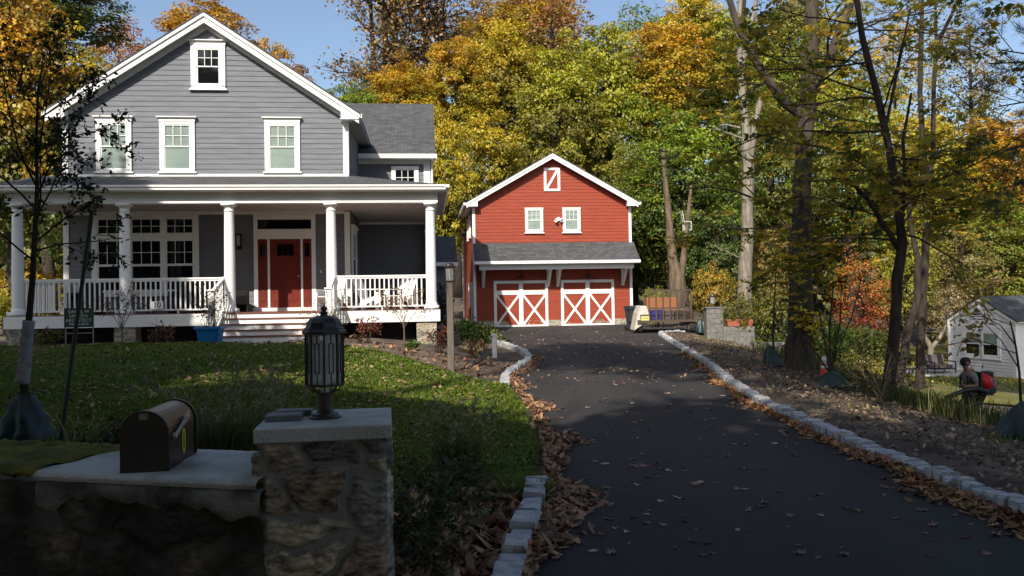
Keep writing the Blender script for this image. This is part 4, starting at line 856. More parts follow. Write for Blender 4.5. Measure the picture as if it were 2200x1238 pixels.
# ------------------------------------------------------------------ woods: crowns of many small leaves on lobes, trunks with limbs
def crown_mesh(name, seed, rx, rz, lobes, per, leaf, shell=.55, flat=.62, lobe_r=(1.0, 1.9), taper=.25):
    """a crown standing on local z = 0 (its lowest leaves) up to 2*rz"""
    rs = np.random.RandomState(seed); u = unit(rs.normal(0, 1, (lobes, 3))); r = shell + (1 - shell) * rs.rand(lobes) ** .6
    r = np.where(rs.rand(lobes) < .12, r * 1.16, r)
    c = u * r[:, None] * [rx, rx, rz]; t = (c[:, 2] / rz + 1) / 2; c[:, :2] *= (1.08 - taper * t - .35 * np.clip(.25 - t, 0, 1))[:, None]
    c[:, :2] *= (1 + .18 * np.sin(np.arctan2(c[:, 1], c[:, 0]) * 3 + seed) )[:, None]
    R = rs.uniform(*lobe_r, lobes); n = lobes * per; li = np.repeat(np.arange(lobes), per)
    d = unit(rs.normal(0, 1, (n, 3)) + [0, 0, .35]); q = rs.uniform(.45, 1, n) ** .6
    P = c[li] + d * (q * R[li])[:, None] * [1, 1, flat]
    P[:, 2] -= .22 * (((P - c[li])[:, :2] ** 2).sum(1)) / R[li]
    out = unit(P * [1, 1, .6]); N = unit(d * .5 + out * .35 + rs.normal(0, .55, (n, 3)) + [0, 0, .45]); T = unit(out * [1, 1, .3] + rs.normal(0, .6, (n, 3)) - [0, 0, .45])
    V, F = leaf_quads(P, N, T, leaf * rs.uniform(.6, 1.35, n), .7); V[:, 2] += rz
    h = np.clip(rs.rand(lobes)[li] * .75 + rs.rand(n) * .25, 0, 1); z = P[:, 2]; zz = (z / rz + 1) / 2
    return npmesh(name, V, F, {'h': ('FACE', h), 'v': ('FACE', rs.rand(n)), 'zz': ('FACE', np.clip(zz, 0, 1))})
DENSE = [crown_mesh('crown', 100 + i, 4.3, 6.5, 330, 90, .23, shell=.3, flat=.45, lobe_r=(.55, 1.3)) for i in range(4)]
ROUND = [crown_mesh('crown', 140 + i, 3.5, 3.7, 220, 80, .19, shell=.3, flat=.45, lobe_r=(.45, 1.05)) for i in range(2)]
LOOSE = [crown_mesh('crown', 160 + i, 4.0, 6.0, 110, 46, .26, shell=.3, lobe_r=(.7, 1.5)) for i in range(2)]
SHRUB = [crown_mesh('crown', 180 + i, 1.7, 1.6, 60, 90, .15, shell=.3, lobe_r=(.35, .75)) for i in range(2)]
def trunk_mesh(seed, h, r, limbs, lo=.35):
    rng = random.Random(seed); mb = MB(); path = [Vector((0, 0, -.3))]; x = y = 0
    for k in range(1, 9):
        x += rng.uniform(-.12, .12) * h / 12; y += rng.uniform(-.12, .12) * h / 12; path.append(Vector((x, y, h * k / 8)))
    rad = [r * 1.35] + [r * (1 - .82 * k / 8) for k in range(1, 9)]; mb.tube(path, rad, 9)
    for i in range(limbs):
        t = lo + (.97 - lo) * (i + rng.random()) / limbs; k = min(7, int(t * 8)); q = path[k].lerp(path[k+1], t * 8 - k); a = rng.uniform(0, 6.28)
        grow_branches(rng, mb, q, (math.cos(a), math.sin(a), rng.uniform(.5, 1.3)), h * .26 * (1.25 - t), rad[k] * .5, 1, [], wander=.3, kids=3, n=5, ang=.6)
    me = bpy.data.meshes.new('trunk'); me.from_pydata(mb.v, [], mb.f); me.update(); me.polygons.foreach_set('use_smooth', [True] * len(me.polygons)); return me
TRUNKS = [trunk_mesh(200 + i, 12, .26, 14) for i in range(3)]
for me in DENSE + ROUND + LOOSE + SHRUB: me.materials.append(LGREEN)
for me in TRUNKS: me.materials.append(BARK)
def lm(c1, c2, **k): return leafmat('leaf', c1, c2, **k)
GOLD = (.44, .25, .016); YELLOW = (.42, .32, .02); YGREEN = (.29, .28, .018); GREEN = (.18, .24, .016); DGREEN = (.07, .105, .014)
ORANGE = (.40, .165, .025); RUST = (.28, .13, .045); RED = (.36, .055, .025); TAN = (.24, .17, .075); OLIVE = (.17, .15, .025)
_k = [0]
def wood_tree(label, px, D, ytop, wpx, ybot, c1, c2, kind=DENSE, cat='tree', bark=BARK, group='trees of the autumn wood', name='autumn_tree', **lk):
    """a tree whose crown spans wpx by ytop..ybot seen at distance D"""
    _k[0] += 1; i = _k[0]; p = at(px, 640, D); gz = H0(p.x, p.y); z1 = at(px, ytop, D).z; z0 = max(gz + .2, at(px, ybot, D).z)
    t = thing(name, label, cat, (p.x, p.y, gz), i * 1.7, group)
    me = kind[i % len(kind)]; rx = {id(DENSE): 4.6, id(ROUND): 3.9, id(LOOSE): 4.4, id(SHRUB): 1.9}[id(kind)]; rz = {id(DENSE): 6.9, id(ROUND): 4.0, id(LOOSE): 6.4, id(SHRUB): 1.8}[id(kind)]
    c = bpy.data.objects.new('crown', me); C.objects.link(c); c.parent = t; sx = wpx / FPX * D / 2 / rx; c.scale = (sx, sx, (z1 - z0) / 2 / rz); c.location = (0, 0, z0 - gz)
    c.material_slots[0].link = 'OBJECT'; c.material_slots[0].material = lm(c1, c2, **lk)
    k = bpy.data.objects.new('trunk', TRUNKS[i % 3]); C.objects.link(k); k.parent = t; hh = (z1 - gz) * .9; k.scale = (max(.35, min(1.5, hh / 11)),) * 2 + (hh / 12,)
    k.material_slots[0].link = 'OBJECT'; k.material_slots[0].material = bark
    return t
WT = wood_tree
WT('tall yellow and green maple behind the left end of the porch', 30, 33, -90, 330, 560, GOLD, DGREEN)
WT('yellow maple crown just above the left eave of the grey house', 165, 40, 60, 250, 520, YELLOW, DGREEN)
WT('dark olive tree towering at the top left corner of the picture', 110, 48, -160, 300, 120, OLIVE, DGREEN)
WT('thin orange-red tree with bare twigs left of the house gable', 268, 58, 10, 150, 230, ORANGE, RUST, LOOSE)
WT('golden orange maple rising behind the peak of the house gable', 445, 52, -30, 240, 260, GOLD, ORANGE)
WT('smaller golden brown tree behind the right slope of the house roof', 575, 58, 62, 130, 260, GOLD, RUST, ROUND)
WT('rusty tree low behind the right slope of the roof, beside the gap of sky', 640, 62, 125, 110, 260, RUST, GOLD, ROUND)
WT('green rounded tree directly above the shingled wing roof', 765, 50, 168, 160, 300, GREEN, (.06, .10, .015), ROUND)
WT('golden tree above the right part of the shingled wing roof', 870, 54, 118, 190, 330, GOLD, YGREEN)
WT('tall golden maple between the wing roof and the garage', 985, 58, 50, 170, 320, GOLD, YGREEN)
WT('bright yellow maple in the gap between the house and the garage', 950, 44, 205, 150, 580, YELLOW, YGREEN)
WT('golden brown tree high above the left roof slope of the garage', 1085, 62, 5, 230, 330, YELLOW, OLIVE)
WT('yellow-green maple immediately over the left garage eave', 1055, 49, 205, 210, 560, YELLOW, DGREEN)
WT('brown thinning tree in the middle of the skyline', 1185, 68, -60, 230, 250, RUST, OLIVE, LOOSE)
WT('yellow-green maple centred above the garage peak', 1210, 54, 85, 240, 460, YGREEN, OLIVE)
WT('tall green and yellow tree right of the garage peak', 1310, 58, 5, 240, 420, YGREEN, GREEN)
WT('dark green tree hugging the right garage roof', 1365, 47, 270, 180, 640, (.22, .20, .02), DGREEN)
WT('golden-topped maple left of the dead grey trunk', 1450, 58, 12, 250, 330, GOLD, YGREEN)
WT('bright green maple right of the garage', 1470, 43, 215, 270, 590, GREEN, DGREEN)
WT('green poplar top with sky behind it near the top centre', 1400, 75, -12, 200, 200, (.12, .17, .03), GREEN, LOOSE)
WT('yellow-green tree behind the dead grey trunk', 1590, 60, -15, 230, 420, YGREEN, DGREEN)
WT('deep green tree between the dead grey trunk and the big dark trunk', 1670, 50, 170, 200, 600, (.16, .17, .02), DGREEN)
WT('olive tree behind the fork of the big dark trunk', 1720, 66, -60, 220, 330, OLIVE, GREEN)
WT('yellow-green maple behind the leaning trunk on the right', 1830, 56, 120, 240, 560, YGREEN, DGREEN)
WT('orange-gold tree high between the right-hand trunks', 1935, 70, 30, 170, 240, GOLD, YGREEN, LOOSE)
WT('green-yellow tree behind the twin thin trunks on the right', 1985, 58, 200, 230, 580, YELLOW, GREEN)
WT('pale sparse tree against the sky at the right edge', 2080, 72, 20, 200, 330, TAN, OLIVE, LOOSE)
WT('broad golden maple at the right edge under the sky', 2160, 66, 228, 260, 480, GOLD, GOLD)
WT('green tree standing behind the little white cottage', 2150, 56, 400, 220, 690, GREEN, OLIVE)
WT('olive twiggy tree over the cottage roof', 2060, 52, 430, 200, 700, OLIVE, TAN, LOOSE)
WT('scarlet and orange understory tree between the big trunk and the leaning trunk', 1845, 42, 535, 150, 740, (.42, .17, .03), (.36, .085, .03), LOOSE)
WT('yellow-green understory tree behind the leaning trunk foot', 1945, 46, 470, 150, 700, YGREEN, OLIVE, ROUND)
WT('golden brown understory tree right of the dead grey trunk', 1660, 40, 470, 150, 680, (.22, .15, .03), OLIVE, ROUND)
WT('dark green understory tree behind the block pillar', 1540, 41, 440, 170, 680, DGREEN, DGREEN, ROUND)
WT('small yellow-leaved tree by the trailer gate', 1530, 34, 545, 100, 680, (.36, .22, .02), OLIVE, SHRUB, name='small_tree')
SG = 'shrubs along the edge of the wood'
for a in (('bright lime shrub beside the right garage corner', 1412, 36, 600, 70, 700, YGREEN, GREEN), ('dark green shrub behind the terracotta box', 1600, 33, 615, 110, 720, OLIVE, DGREEN), ('olive shrub between the block wall and the big trunk', 1660, 32, 590, 100, 770, OLIVE, DGREEN),
          ('dark green shrub right of the big trunk base', 1770, 27, 650, 130, 790, DGREEN, DGREEN), ('dark shrub under the scarlet tree', 1860, 34, 680, 120, 790, DGREEN, OLIVE), ('russet shrub at the back of the cottage yard', 1900, 60, 690, 70, 745, RUST, TAN),
          ('tan dry shrub left of the cottage gable', 2035, 50, 590, 110, 740, TAN, OLIVE), ('golden hedge shrub behind the far left porch railing', 60, 34, 540, 170, 690, GOLD, YGREEN), ('low green shrub left of the porch', -10, 30, 610, 120, 720, YGREEN, OLIVE)):
    WT(*a, kind=SHRUB, cat='shrub', group=SG, name='shrub')
WT('golden maple on the skyline between the half-bare trees and the brown tree', 1060, 70, -25, 210, 260, GOLD, YGREEN)
WT('tall golden tree at the top of the picture behind the brown thinning tree', 1165, 74, -70, 240, 240, GOLD, OLIVE)
WT('yellow-green tree on the skyline left of the dead trunk', 1500, 72, -45, 210, 260, YELLOW, YGREEN)
# two tall half-bare trees with dark trunks
for (px, seed, lab, xs) in ((830, 5, 'tall half-bare tree with forked dark trunks left of centre, brown leaves', ((-6, 0, 30), (20, -90, 26), (-40, -120, 20))), (925, 6, 'tall half-bare tree right beside the forked one, with grey limbs and brown leaves', ((10, -60, 26), (45, -140, 20), (-25, -100, 20)))):
    D = 62; p = at(px, 640, D); gz = H0(p.x, p.y); t = thing('bare_tree', lab, 'tree', (p.x, p.y, gz), 0, 'trees of the autumn wood'); rng = random.Random(seed); mb = MB(); tips = []
    for dx, ty, w in xs:
        b = at(px, 640, D); m_ = at(px + dx * .4, 300, D); e = at(px + dx, ty, D); m2 = (m_ + e) / 2 + Vector((rng.uniform(-.5, .5), 0, 0)); path = [b - t.location, m_ - t.location, m2 - t.location, e - t.location]
        r = w / FPX * D / 2; mb.tube(path, [r, r * .7, r * .5, r * .2], 8, False)
        for k in range(13):
            f = rng.uniform(.0, 1); q = path[1].lerp(path[2], f * 2) if f < .5 else path[2].lerp(path[3], f * 2 - 1); a = rng.uniform(0, 6.28)
            grow_branches(rng, mb, q, (math.cos(a), math.sin(a), rng.uniform(.4, 1.4)), rng.uniform(2.5, 5), r * .3, 2, tips, wander=.35, kids=4, n=4, ang=.7, minr=.015)
    mb.build('trunk', BARK, t, True); leaves_at(tips, 2, .26, .5, seed, 'crown', lm((.34, .21, .08), (.24, .17, .06)), t, aspect=.75)
# far wood behind everything
rs = np.random.RandomState(77); n = 90000; x = rs.uniform(-75, 95, n); y = 76 + 26 * rs.rand(n); g = hgt(x, y); top = 11 + 3 * np.sin(x * .31) + 2.2 * np.sin(x * .83 + 1) + 1.2 * np.sin(x * 2.1)
top = np.where((x > -26) & (x < -16), top - 3, top); z = g + top * rs.rand(n) ** .6
P = np.stack([x, y, z], 1); N = unit(rs.normal(0, .6, (n, 3)) + [-.3, -.7, .6]); V, F = leaf_quads(P, N, unit(rs.normal(0, 1, (n, 3)) - [0, 0, .5]), rs.uniform(.5, 1.2, n), .8)
hh = (.5 + .5 * np.sin(x * .45 + np.sin(y) + z * .3)) * .7 + rs.rand(n) * .3
obj('far_woods', npmesh('far_woods', V, F, {'h': ('FACE', hh), 'v': ('FACE', rs.rand(n)), 'zz': ('FACE', np.clip((z - g) / 14, 0, 1))}), lm((.26, .19, .03), (.07, .08, .02)), None)['kind'] = 'stuff'

# ------------------------------------------------------------------ unseen trees behind and beside the camera (they shade the scene)
LSH = lm((.12, .14, .02), (.06, .09, .015)); BIGC = crown_mesh('crown', 300, 4.2, 6.6, 150, 120, .55, shell=.25, lobe_r=(1.2, 2.2)); BIGC.materials.append(LSH)
SPARSEC = crown_mesh('crown', 301, 4.2, 6.0, 60, 70, .5, shell=.3, lobe_r=(.9, 1.6)); SPARSEC.materials.append(LSH)
def shade_tree(x, y, z0, z1, r, me=None, label='tall leafy unseen tree outside the picture that shades the scene'):
    t = thing('unseen_shade_tree', label, 'tree', (x, y, H0(x, y)), x * 1.3, 'roadside trees out of the picture')
    c = bpy.data.objects.new('crown', me or BIGC); C.objects.link(c); c.parent = t; c.scale = (r / 4.8, r / 4.8, (z1 - z0) / 14.2); c.location = (0, 0, z0)
    k = bpy.data.objects.new('trunk', TRUNKS[0]); C.objects.link(k); k.parent = t; k.scale = (1.3, 1.3, z1 * .85 / 12)
for x, z1 in ((-20, 21), (-16, 20.6), (-12, 19.5), (-8, 18), (-4, 18.2), (0, 19), (4, 20)): shade_tree(x, -9 + (x % 3) * .5, 1.2, z1, 3.8)
shade_tree(-10.8, 7.2, 2.2, 12.6, 4.2); shade_tree(-16.6, 9, 2.5, 18, 4.2)
for x, y, z0, z1, r in ((-9.5, -10, 27, 34, 3.2), (-4.5, -10, 23, 34, 4.2), (1, -10, 20, 33, 4.4)): shade_tree(x, y, z0, z1, r, SPARSEC)
shade_tree(6.5, -5, 9, 23, 5, SPARSEC); shade_tree(13.4, 12, 19, 33, 5, SPARSEC)  # unseen sparse trees set to shade the right bank and the cottage
shade_tree(-6.5, -2, 6, 11, 4.2); shade_tree(.5, -4, 5.5, 10.5, 4); shade_tree(6, 1.5, 8.5, 15, 4.2)  # overhead crowns added out of view to dim sky light on the near driveway

# ------------------------------------------------------------------ right-hand bank: near trees with large compound leaves
def gat(px, py, lo=3., hi=70.):
    """where the line of sight through a point of the photograph meets the terrain"""
    r = ray(px, py); prev = None
    for D in np.arange(lo, hi, .05):
        if EYE + r.z * D <= H0(r.x * D, D): return Vector((r.x * D, D, H0(r.x * D, D)))
    return Vector((r.x * hi, hi, H0(r.x * hi, hi)))
def palmate(tips, seed, name, mat_, parent, size=.15, per=1, spread=.08):
    rs = np.random.RandomState(seed); n = len(tips) * per; B = np.repeat(np.array([t[0] for t in tips]), per, 0) + rs.normal(0, spread, (n, 3)); k = 6
    Nn = unit(rs.normal(0, .5, (n, 3)) + [0, 0, 1]); a0 = rs.uniform(0, 6.28, n); P = []; T = []; NN = []; sz = []
    for j in range(k):
        a = a0 + (j - 2.5) * .85; d = np.stack([np.cos(a), np.sin(a), np.full(n, -.42)], 1); P.append(B + d * .015); T.append(d); NN.append(Nn); sz.append(size * rs.uniform(.65, 1.15, n) * (1 - .07 * abs(j - 2.5)))
    V, F = leaf_quads(np.concatenate(P), np.concatenate(NN), np.concatenate(T), np.concatenate(sz), .48)
    h = np.tile(rs.rand(n), k); z = V[::4, 2]
    return obj(name, npmesh(name, V, F, {'h': ('FACE', h), 'v': ('FACE', rs.rand(n * k)), 'zz': ('FACE', np.tile(rs.rand(n), k))}), mat_, parent)
LBUCK = lm((.46, .32, .03), (.13, .17, .02), trans=.58)
def near_tree(name, label, stems, D, seed, branches, leafm, bark, size=.16, per=1, kids=3, depth=2, palm=True, group=None, wob=.0):
    """stems: lists of (px, py, width px) from the foot up; branches: (px, py, dx, dy, dz, length, radius)"""
    b = gat(stems[0][0][0], stems[0][0][1]) if D is None else Vector(at(stems[0][0][0], stems[0][0][1], D)); D = b.y
    t = thing(name, label, 'tree', tuple(b), 0, group); rng = random.Random(seed); mb = MB(); tips = []
    for st in stems:
        P = [at(x, y, D + wob * i) - b for i, (x, y, w) in enumerate(st)]; R = [w / FPX * D / 2 for x, y, w in st]
        if st is stems[0]: P = [P[0] - Vector((0, 0, .3))] + P; R = [R[0] * 1.25] + R
        Q = []; RR = []                                  # smooth the polyline a little and roughen it
        for i in range(len(P) - 1):
            for f in (0, .33, .66): Q.append(P[i].lerp(P[i+1], f) + Vector((rng.uniform(-1, 1), rng.uniform(-1, 1), 0)) * R[i] * .10); RR.append((R[i] + (R[i+1] - R[i]) * f) * rng.uniform(.94, 1.06))
        Q.append(P[-1]); RR.append(R[-1]); mb.tube(Q, RR, 12, False)
    for (px, py, dx, dy, dz, L, r) in branches:
        grow_branches(rng, mb, at(px, py, D) - b, (dx, dy, dz), L, r, depth, tips, droop=.18, wander=.42, kids=kids, ang=.65, kidlen=.55, n=6, minr=.004)
    mb.build('trunk', bark, t, True)
    if tips and leafm:
        (palmate(tips, seed, 'crown', leafm, t, size, per) if palm else leaves_at(tips, per, size, .1, seed, 'crown', leafm, t))
    return t
rng = random.Random(31)
def rnd_branches(pts, n, L, r, up=(-.1, .5), side=None):
    out = []
    for i in range(n):
        k = rng.random() * (len(pts) - 1); j = int(k); f = k - j; x = pts[j][0] + (pts[j+1][0] - pts[j][0]) * f; y = pts[j][1] + (pts[j+1][1] - pts[j][1]) * f; a = rng.uniform(0, 6.28)
        out.append((x, y, math.cos(a), math.sin(a) * .8, rng.uniform(*up), L * rng.uniform(.6, 1.1), r * rng.uniform(.7, 1.1)))
    return out
BT = [(1716, 792, 70), (1718, 720, 54), (1718, 600, 47), (1722, 400, 40), (1735, 230, 34), (1744, 60, 30), (1750, -160, 25)]
near_tree('big_tree', 'massive dark trunk tree with two thick limbs standing right of the driveway', [BT, [(1733, 250, 30), (1690, 225, 22), (1632, 145, 18), (1592, 75, 15), (1560, -20, 13), (1545, -120, 9)], [(1742, 190, 26), (1790, 105, 22), (1822, 20, 19), (1850, -90, 14)], [(1592, 75, 9), (1600, 0, 8), (1605, -80, 6)]], None, 41,
          rnd_branches(BT[2:6], 9, 2.8, .03) + [(1722, y_, x_, -1, .1, 2.2, .022) for y_, x_ in ((300, -.5), (390, .4), (470, -.4), (560, .5), (620, -.6))] + rnd_branches([(1690, 225), (1592, 75)], 4, 1.8, .025) + rnd_branches([(1742, 190), (1850, -60)], 5, 2.4, .03), LBUCK, BARKMID, per=1, size=.14)
TA = [(1908, 856, 27), (1922, 700, 23), (1928, 600, 23), (1938, 520, 20), (1928, 420, 18), (1910, 320, 16), (1884, 200, 15), (1852, 80, 13), (1836, -40, 11)]
near_tree('leaning_tree', 'dark slender tree bending left with a long low limb on its left side', [TA, [(1932, 535, 13), (1900, 485, 11), (1862, 425, 10), (1800, 365, 7)], [(1938, 470, 9), (1945, 400, 8), (1940, 300, 7), (1958, 200, 5)], [(1900, 285, 7), (1935, 120, 5), (1955, 20, 4)]], None, 42,
          rnd_branches(TA[3:], 20, 2.5, .02) + rnd_branches([(1900, 485), (1800, 365)], 6, 1.8, .016) + [(1885, 205, -1, 0, .3, 2.8, .02), (1900, 280, -1, .1, .1, 3, .022), (1925, 400, -1, -.2, .25, 3.2, .022)], LBUCK, BARK, per=1, size=.15)
TC = [(1976, 838, 20), (1980, 700, 17), (1984, 600, 17), (1992, 470, 14), (1988, 380, 12), (1976, 200, 11), (1980, 50, 9), (1984, -60, 7)]
near_tree('twin_tree', 'slim dark tree with two parallel upper stems, rightmost of the near trunks', [TC, [(1992, 430, 10), (2004, 330, 10), (2006, 180, 9), (2012, 100, 8), (2045, 30, 7), (2070, -30, 5)], [(2012, 100, 7), (2008, -20, 5)]], None, 43,
          rnd_branches(TC[3:], 20, 2.4, .02) + [(2000, 345, 1, -.1, .35, 3.4, .022), (1992, 470, 1, .1, .15, 3.2, .02), (2005, 240, 1, 0, .35, 2.8, .018), (1995, 440, 1, -.4, .3, 3.2, .02)], LBUCK, BARK, per=1, size=.15)
TB = [(1926, 850, 19), (1945, 740, 17), (1972, 640, 16), (1972, 560, 13), (1955, 480, 10), (1950, 400, 9)]
near_tree('crossing_tree', 'thin dark trunk leaning right between the bending trunk and the twin-stemmed tree', [TB], None, 44, rnd_branches(TB[3:], 5, 1.8, .014), LBUCK, BARK, per=1, size=.15)
DG = [(1600, 655, 31), (1603, 560, 28), (1607, 450, 25), (1608, 350, 24), (1603, 270, 19), (1592, 180, 15), (1588, 80, 13), (1592, -30, 11)]
near_tree('dead_tree', 'pale grey dead trunk with a fork and a broken stub before the green wood', [DG, [(1612, 335, 17), (1622, 270, 14), (1636, 205, 12)], [(1592, 180, 11), (1600, 100, 9), (1622, 20, 9), (1630, -40, 7)], [(1588, 275, 6), (1560, 268, 4), (1545, 270, 3)]], 36, 45, [(1600, 300, -1, 0, .5, 1.6, .04), (1603, 560, -1, 0, .3, 2, .03)], None, BARKGREY, depth=1)
DT = [(1458, 660, 38), (1456, 600, 34), (1446, 560, 20), (1440, 500, 17), (1438, 470, 15), (1430, 400, 12), (1424, 320, 8)]
near_tree('double_trunk_tree', 'tan double trunk rising behind the trailer gate', [DT, [(1460, 605, 18), (1468, 560, 14), (1472, 520, 11), (1478, 470, 9), (1486, 390, 6)]], 37, 46, [], None, BARKTAN, depth=1)
AP = [(2000, 782, 13), (1999, 745, 12), (1988, 725, 8), (1980, 700, 6), (1985, 660, 4)]
near_tree('gnarled_tree', 'low pale forked tree with tangled drooping twigs in the cottage yard', [AP, [(2001, 748, 10), (2018, 728, 8), (2032, 700, 6), (2050, 660, 4)]], None, 47, rnd_branches([(1988, 720), (1980, 670)], 6, 2.4, .03) + rnd_branches([(2020, 725), (2045, 670)], 7, 2.6, .03), lm(TAN, OLIVE), BARKGREY, size=.1, per=1, palm=False)
# pine boughs reaching into the picture at the top right
p = Vector((9.6, 12.2, 0)); p.z = H0(p.x, p.y); t = thing('pine_tree', 'blue-green pine whose boughs hang into the top right corner', 'tree', tuple(p)); rng2 = random.Random(3); mb = MB(); tips = []
mb.tube([(0, 0, -.3), (0, 0, 3), (.1, .1, 7), (.1, 0, 10)], [.2, .17, .11, .04], 10)
for z, L, a in ((4.95, 2.1, 3.0), (5.35, 2.3, 3.15), (5.9, 2.2, 3.05), (6.2, 2.4, 3.25), (5.6, 2.0, 3.5), (6.6, 2.2, 2.9), (5.2, 1.9, 3.4), (7, 2, 1), (6, 2, 5), (8, 1.5, 2), (4.8, 2, .3)):
    grow_branches(rng2, mb, (.05, 0, z), (math.cos(a), math.sin(a), -.02), L, .022, 2, tips, droop=.05, wander=.3, kids=5, ang=.7, n=5, kidlen=.4, start=.35)
mb.build('trunk', BARK, t, True)
rs = np.random.RandomState(4); n = len(tips) * 12; Bp = np.repeat(np.array([q[0] for q in tips]), 12, 0); Dp = np.repeat(np.array([q[1] for q in tips]), 12, 0); T = unit(Dp * .6 + rs.normal(0, .6, (n, 3)))
V, F = leaf_quads(Bp, unit(rs.normal(0, 1, (n, 3))), T, rs.uniform(.07, .11, n), .05); obj('needles', npmesh('needles', V, F, {'h': ('FACE', rs.rand(n)), 'v': ('FACE', rs.rand(n)), 'zz': ('FACE', rs.rand(n))}), lm((.03, .065, .05), (.02, .045, .035), trans=.1), t)

# ------------------------------------------------------------------ right-hand things: trailer, bins, block pillar, cone, bags
D = 30.6; a = at(1386, 640, D); z = H0(a.x, a.y); TP = bpy.data.materials
tl = thing('trailer', 'small utility trailer with a tall steel mesh gate parked at the end of the kerb', 'trailer', (a.x, a.y, z)); s = FPX / D
MB().box(-.28, 1.9, .1, 3.0, .42, .50).box(-.24, -.2, .1, 3, .5, .8).box(1.84, 1.88, .1, 3, .5, .8).box(-.3, .12, .02, .1, .36, .52).build('deck', STEEL, tl)
mg = MB(); gx0, gx1 = .20, 1.80
for k in range(7): mg.box(gx0 + (gx1-gx0)*k/6 - .026, gx0 + (gx1-gx0)*k/6 + .026, .30, .332, .44, 1.63)
for zz in (.44, .92, 1.60): mg.box(gx0, gx1, .302, .33, zz, zz + .055)
mg.bar((1.3, .316, 1.6), (1.80, .316, .95), .03, .028)
for k in range(48): mg.box(gx0 + .0333*k - .0025, gx0 + .0333*k + .0025, .318, .322, .48, 1.60)
for k in range(30): mg.box(gx0, gx1, .319, .3215, .5 + .037*k, .504 + .037*k)
mg.build('mesh_gate', STEEL, tl)
for x in (-.16, 1.78): 
    wh = MB().lathe([(.08, -.09), (.2, -.09), (.235, -.06), (.235, .06), (.2, .09), (.08, .09)], n=24).xform(Matrix.Translation((x, .35, .235)) @ Matrix.Rotation(R_(90), 4, 'Y')).build('wheel', mat('tyre_rubber', (.02, .02, .02), .8, (.03, .028, .026), 8), tl, False)
    MB().lathe([(.0, -.095), (.11, -.095), (.13, -.08), (.13, .08), (.11, .095), (0, .095)], n=20).xform(Matrix.Translation((x, .35, .235)) @ Matrix.Rotation(R_(90), 4, 'Y')).build('rim', mat('wheel_rim', (.5, .5, .48), .4), wh)
pt = MB().box(-.17, .135, -.01, .0, .50, .66).build('license_plate', mat('plate_paint', (.62, .60, .18), .5, (.58, .56, .2)), tl)
o = obj('lettering', text_mesh('T18-79C', .085, .002), BLACK, pt, loc=(-.02, -.012, .575)); o.rotation_euler = (R_(90), 0, 0)
MB().box(-.19, .16, .0, .04, .40, .72).build('tailboard', STEEL, tl)
tarp = MB(); tarp.prism([(-.42, .12), (.18, .50), (.14, .78), (.06, 1.04), (-.16, 1.06), (-.28, .78)], .05, 1.2).build('cover', mat('cream_tarp', (.55, .52, .44), .8, (.45, .42, .36), 5, bump=.4, bscale=10), tl, bevel=.03)
o = MB().box(0, 1.15, 0, .7, 0, .5).build('plywood_box', mat('orange_wood', (.33, .13, .045), .7, (.36, .12, .04), 4), loc=(a.x + .27, a.y + 1.2, z + .86)); tag(o, 'orange plywood box standing on crates in the trailer', 'box')
o = MB().prism([(.04, 0), (.51, 0), (.55, .36), (0, .36)], 0, .4).box(-.02, .57, -.02, .42, .34, .38).build('recycling_bin', mat('blue_bin_plastic', (.02, .05, .38), .45), loc=(a.x + .18, a.y + .62, z + .50)); tag(o, 'blue plastic bin behind the mesh of the trailer gate', 'bin')
for k, (dx, h_, lab) in enumerate(((.75, .34, 'grey plastic crate beside the blue bin in the trailer'), (1.2, .34, 'dark olive crate at the right end inside the trailer'))):
    o = MB().box(0, .4, 0, .4, 0, h_).box(-.02, .42, -.02, .42, h_ - .04, h_ + .01).build('crate', (BLOCK, mat('olive_plastic', (.06, .07, .03), .6))[k], loc=(a.x + dx + .05, a.y + .62, z + .50)); tag(o, lab, 'crate')
a = at(1362, 712, 33.2); z = H0(a.x, a.y)
bn = thing('wheelie_bin', 'dark grey wheeled rubbish bin at the right front corner of the red garage', 'bin', (a.x, a.y, z), .3); BINM = mat('bin_plastic', (.045, .05, .06), .5, (.035, .04, .048), 4)
c = MB(); c.v = [(-.2,-.22,.05),(.2,-.22,.05),(.2,.22,.05),(-.2,.22,.05),(-.27,-.3,.92),(.27,-.3,.92),(.27,.3,.92),(-.27,.3,.92)]; c.f = [(0,3,2,1),(4,5,6,7),(0,1,5,4),(1,2,6,5),(2,3,7,6),(3,0,4,7)]; c.box(-.29, .29, -.32, .32, .86, .92).build('body', BINM, bn, bevel=.01)
MB().prism([(-.34, .925), (.33, .925), (.3, 1.0), (-.1, 1.03), (-.34, .97)], -.3, .3, 'x').build('lid', BINM, bn, bevel=.01)
for x in (-.24, .24): MB().lathe([(.0, -.03), (.1, -.03), (.1, .03), (0, .03)], n=16).xform(Matrix.Translation((x, .24, .1)) @ Matrix.Rotation(R_(90), 4, 'Y')).build('wheel', BLACK, bn)
def cone(loc, s, label, col=(.62, .09, .02)):
    t = thing('traffic_cone', label, 'traffic cone', loc); CM = mat('cone_plastic', col, .5); WB = mat('reflective_band', (.7, .7, .68), .5)
    MB().box(-.18*s, .18*s, -.18*s, .18*s, 0, .03*s).lathe([(.135*s, .03*s), (.12*s, .1*s), (.03*s, .70*s), (.025*s, .71*s), (.0, .71*s)], n=24).build('body', CM, t)
    for z0, z1 in ((.33, .40), (.46, .66)):
        rr = lambda z: (.138 - .145 * (z - .03)) * s
        MB().lathe([(rr(z0), z0*s), (rr(z1) , z1*s)], n=24).build('band', WB, t, True)
a = gat(1771, 818); cone(tuple(a), (a.y / FPX) * 56 / .71, 'orange traffic cone with white bands standing beside the big trunk')
a = at(1369, 714, 31.5); cone((a.x, a.y, H0(a.x, a.y)), .75, 'small orange cone beside the trailer wheel')
D = 30; a = at(1533, 720, D); z = H0(a.x, a.y)
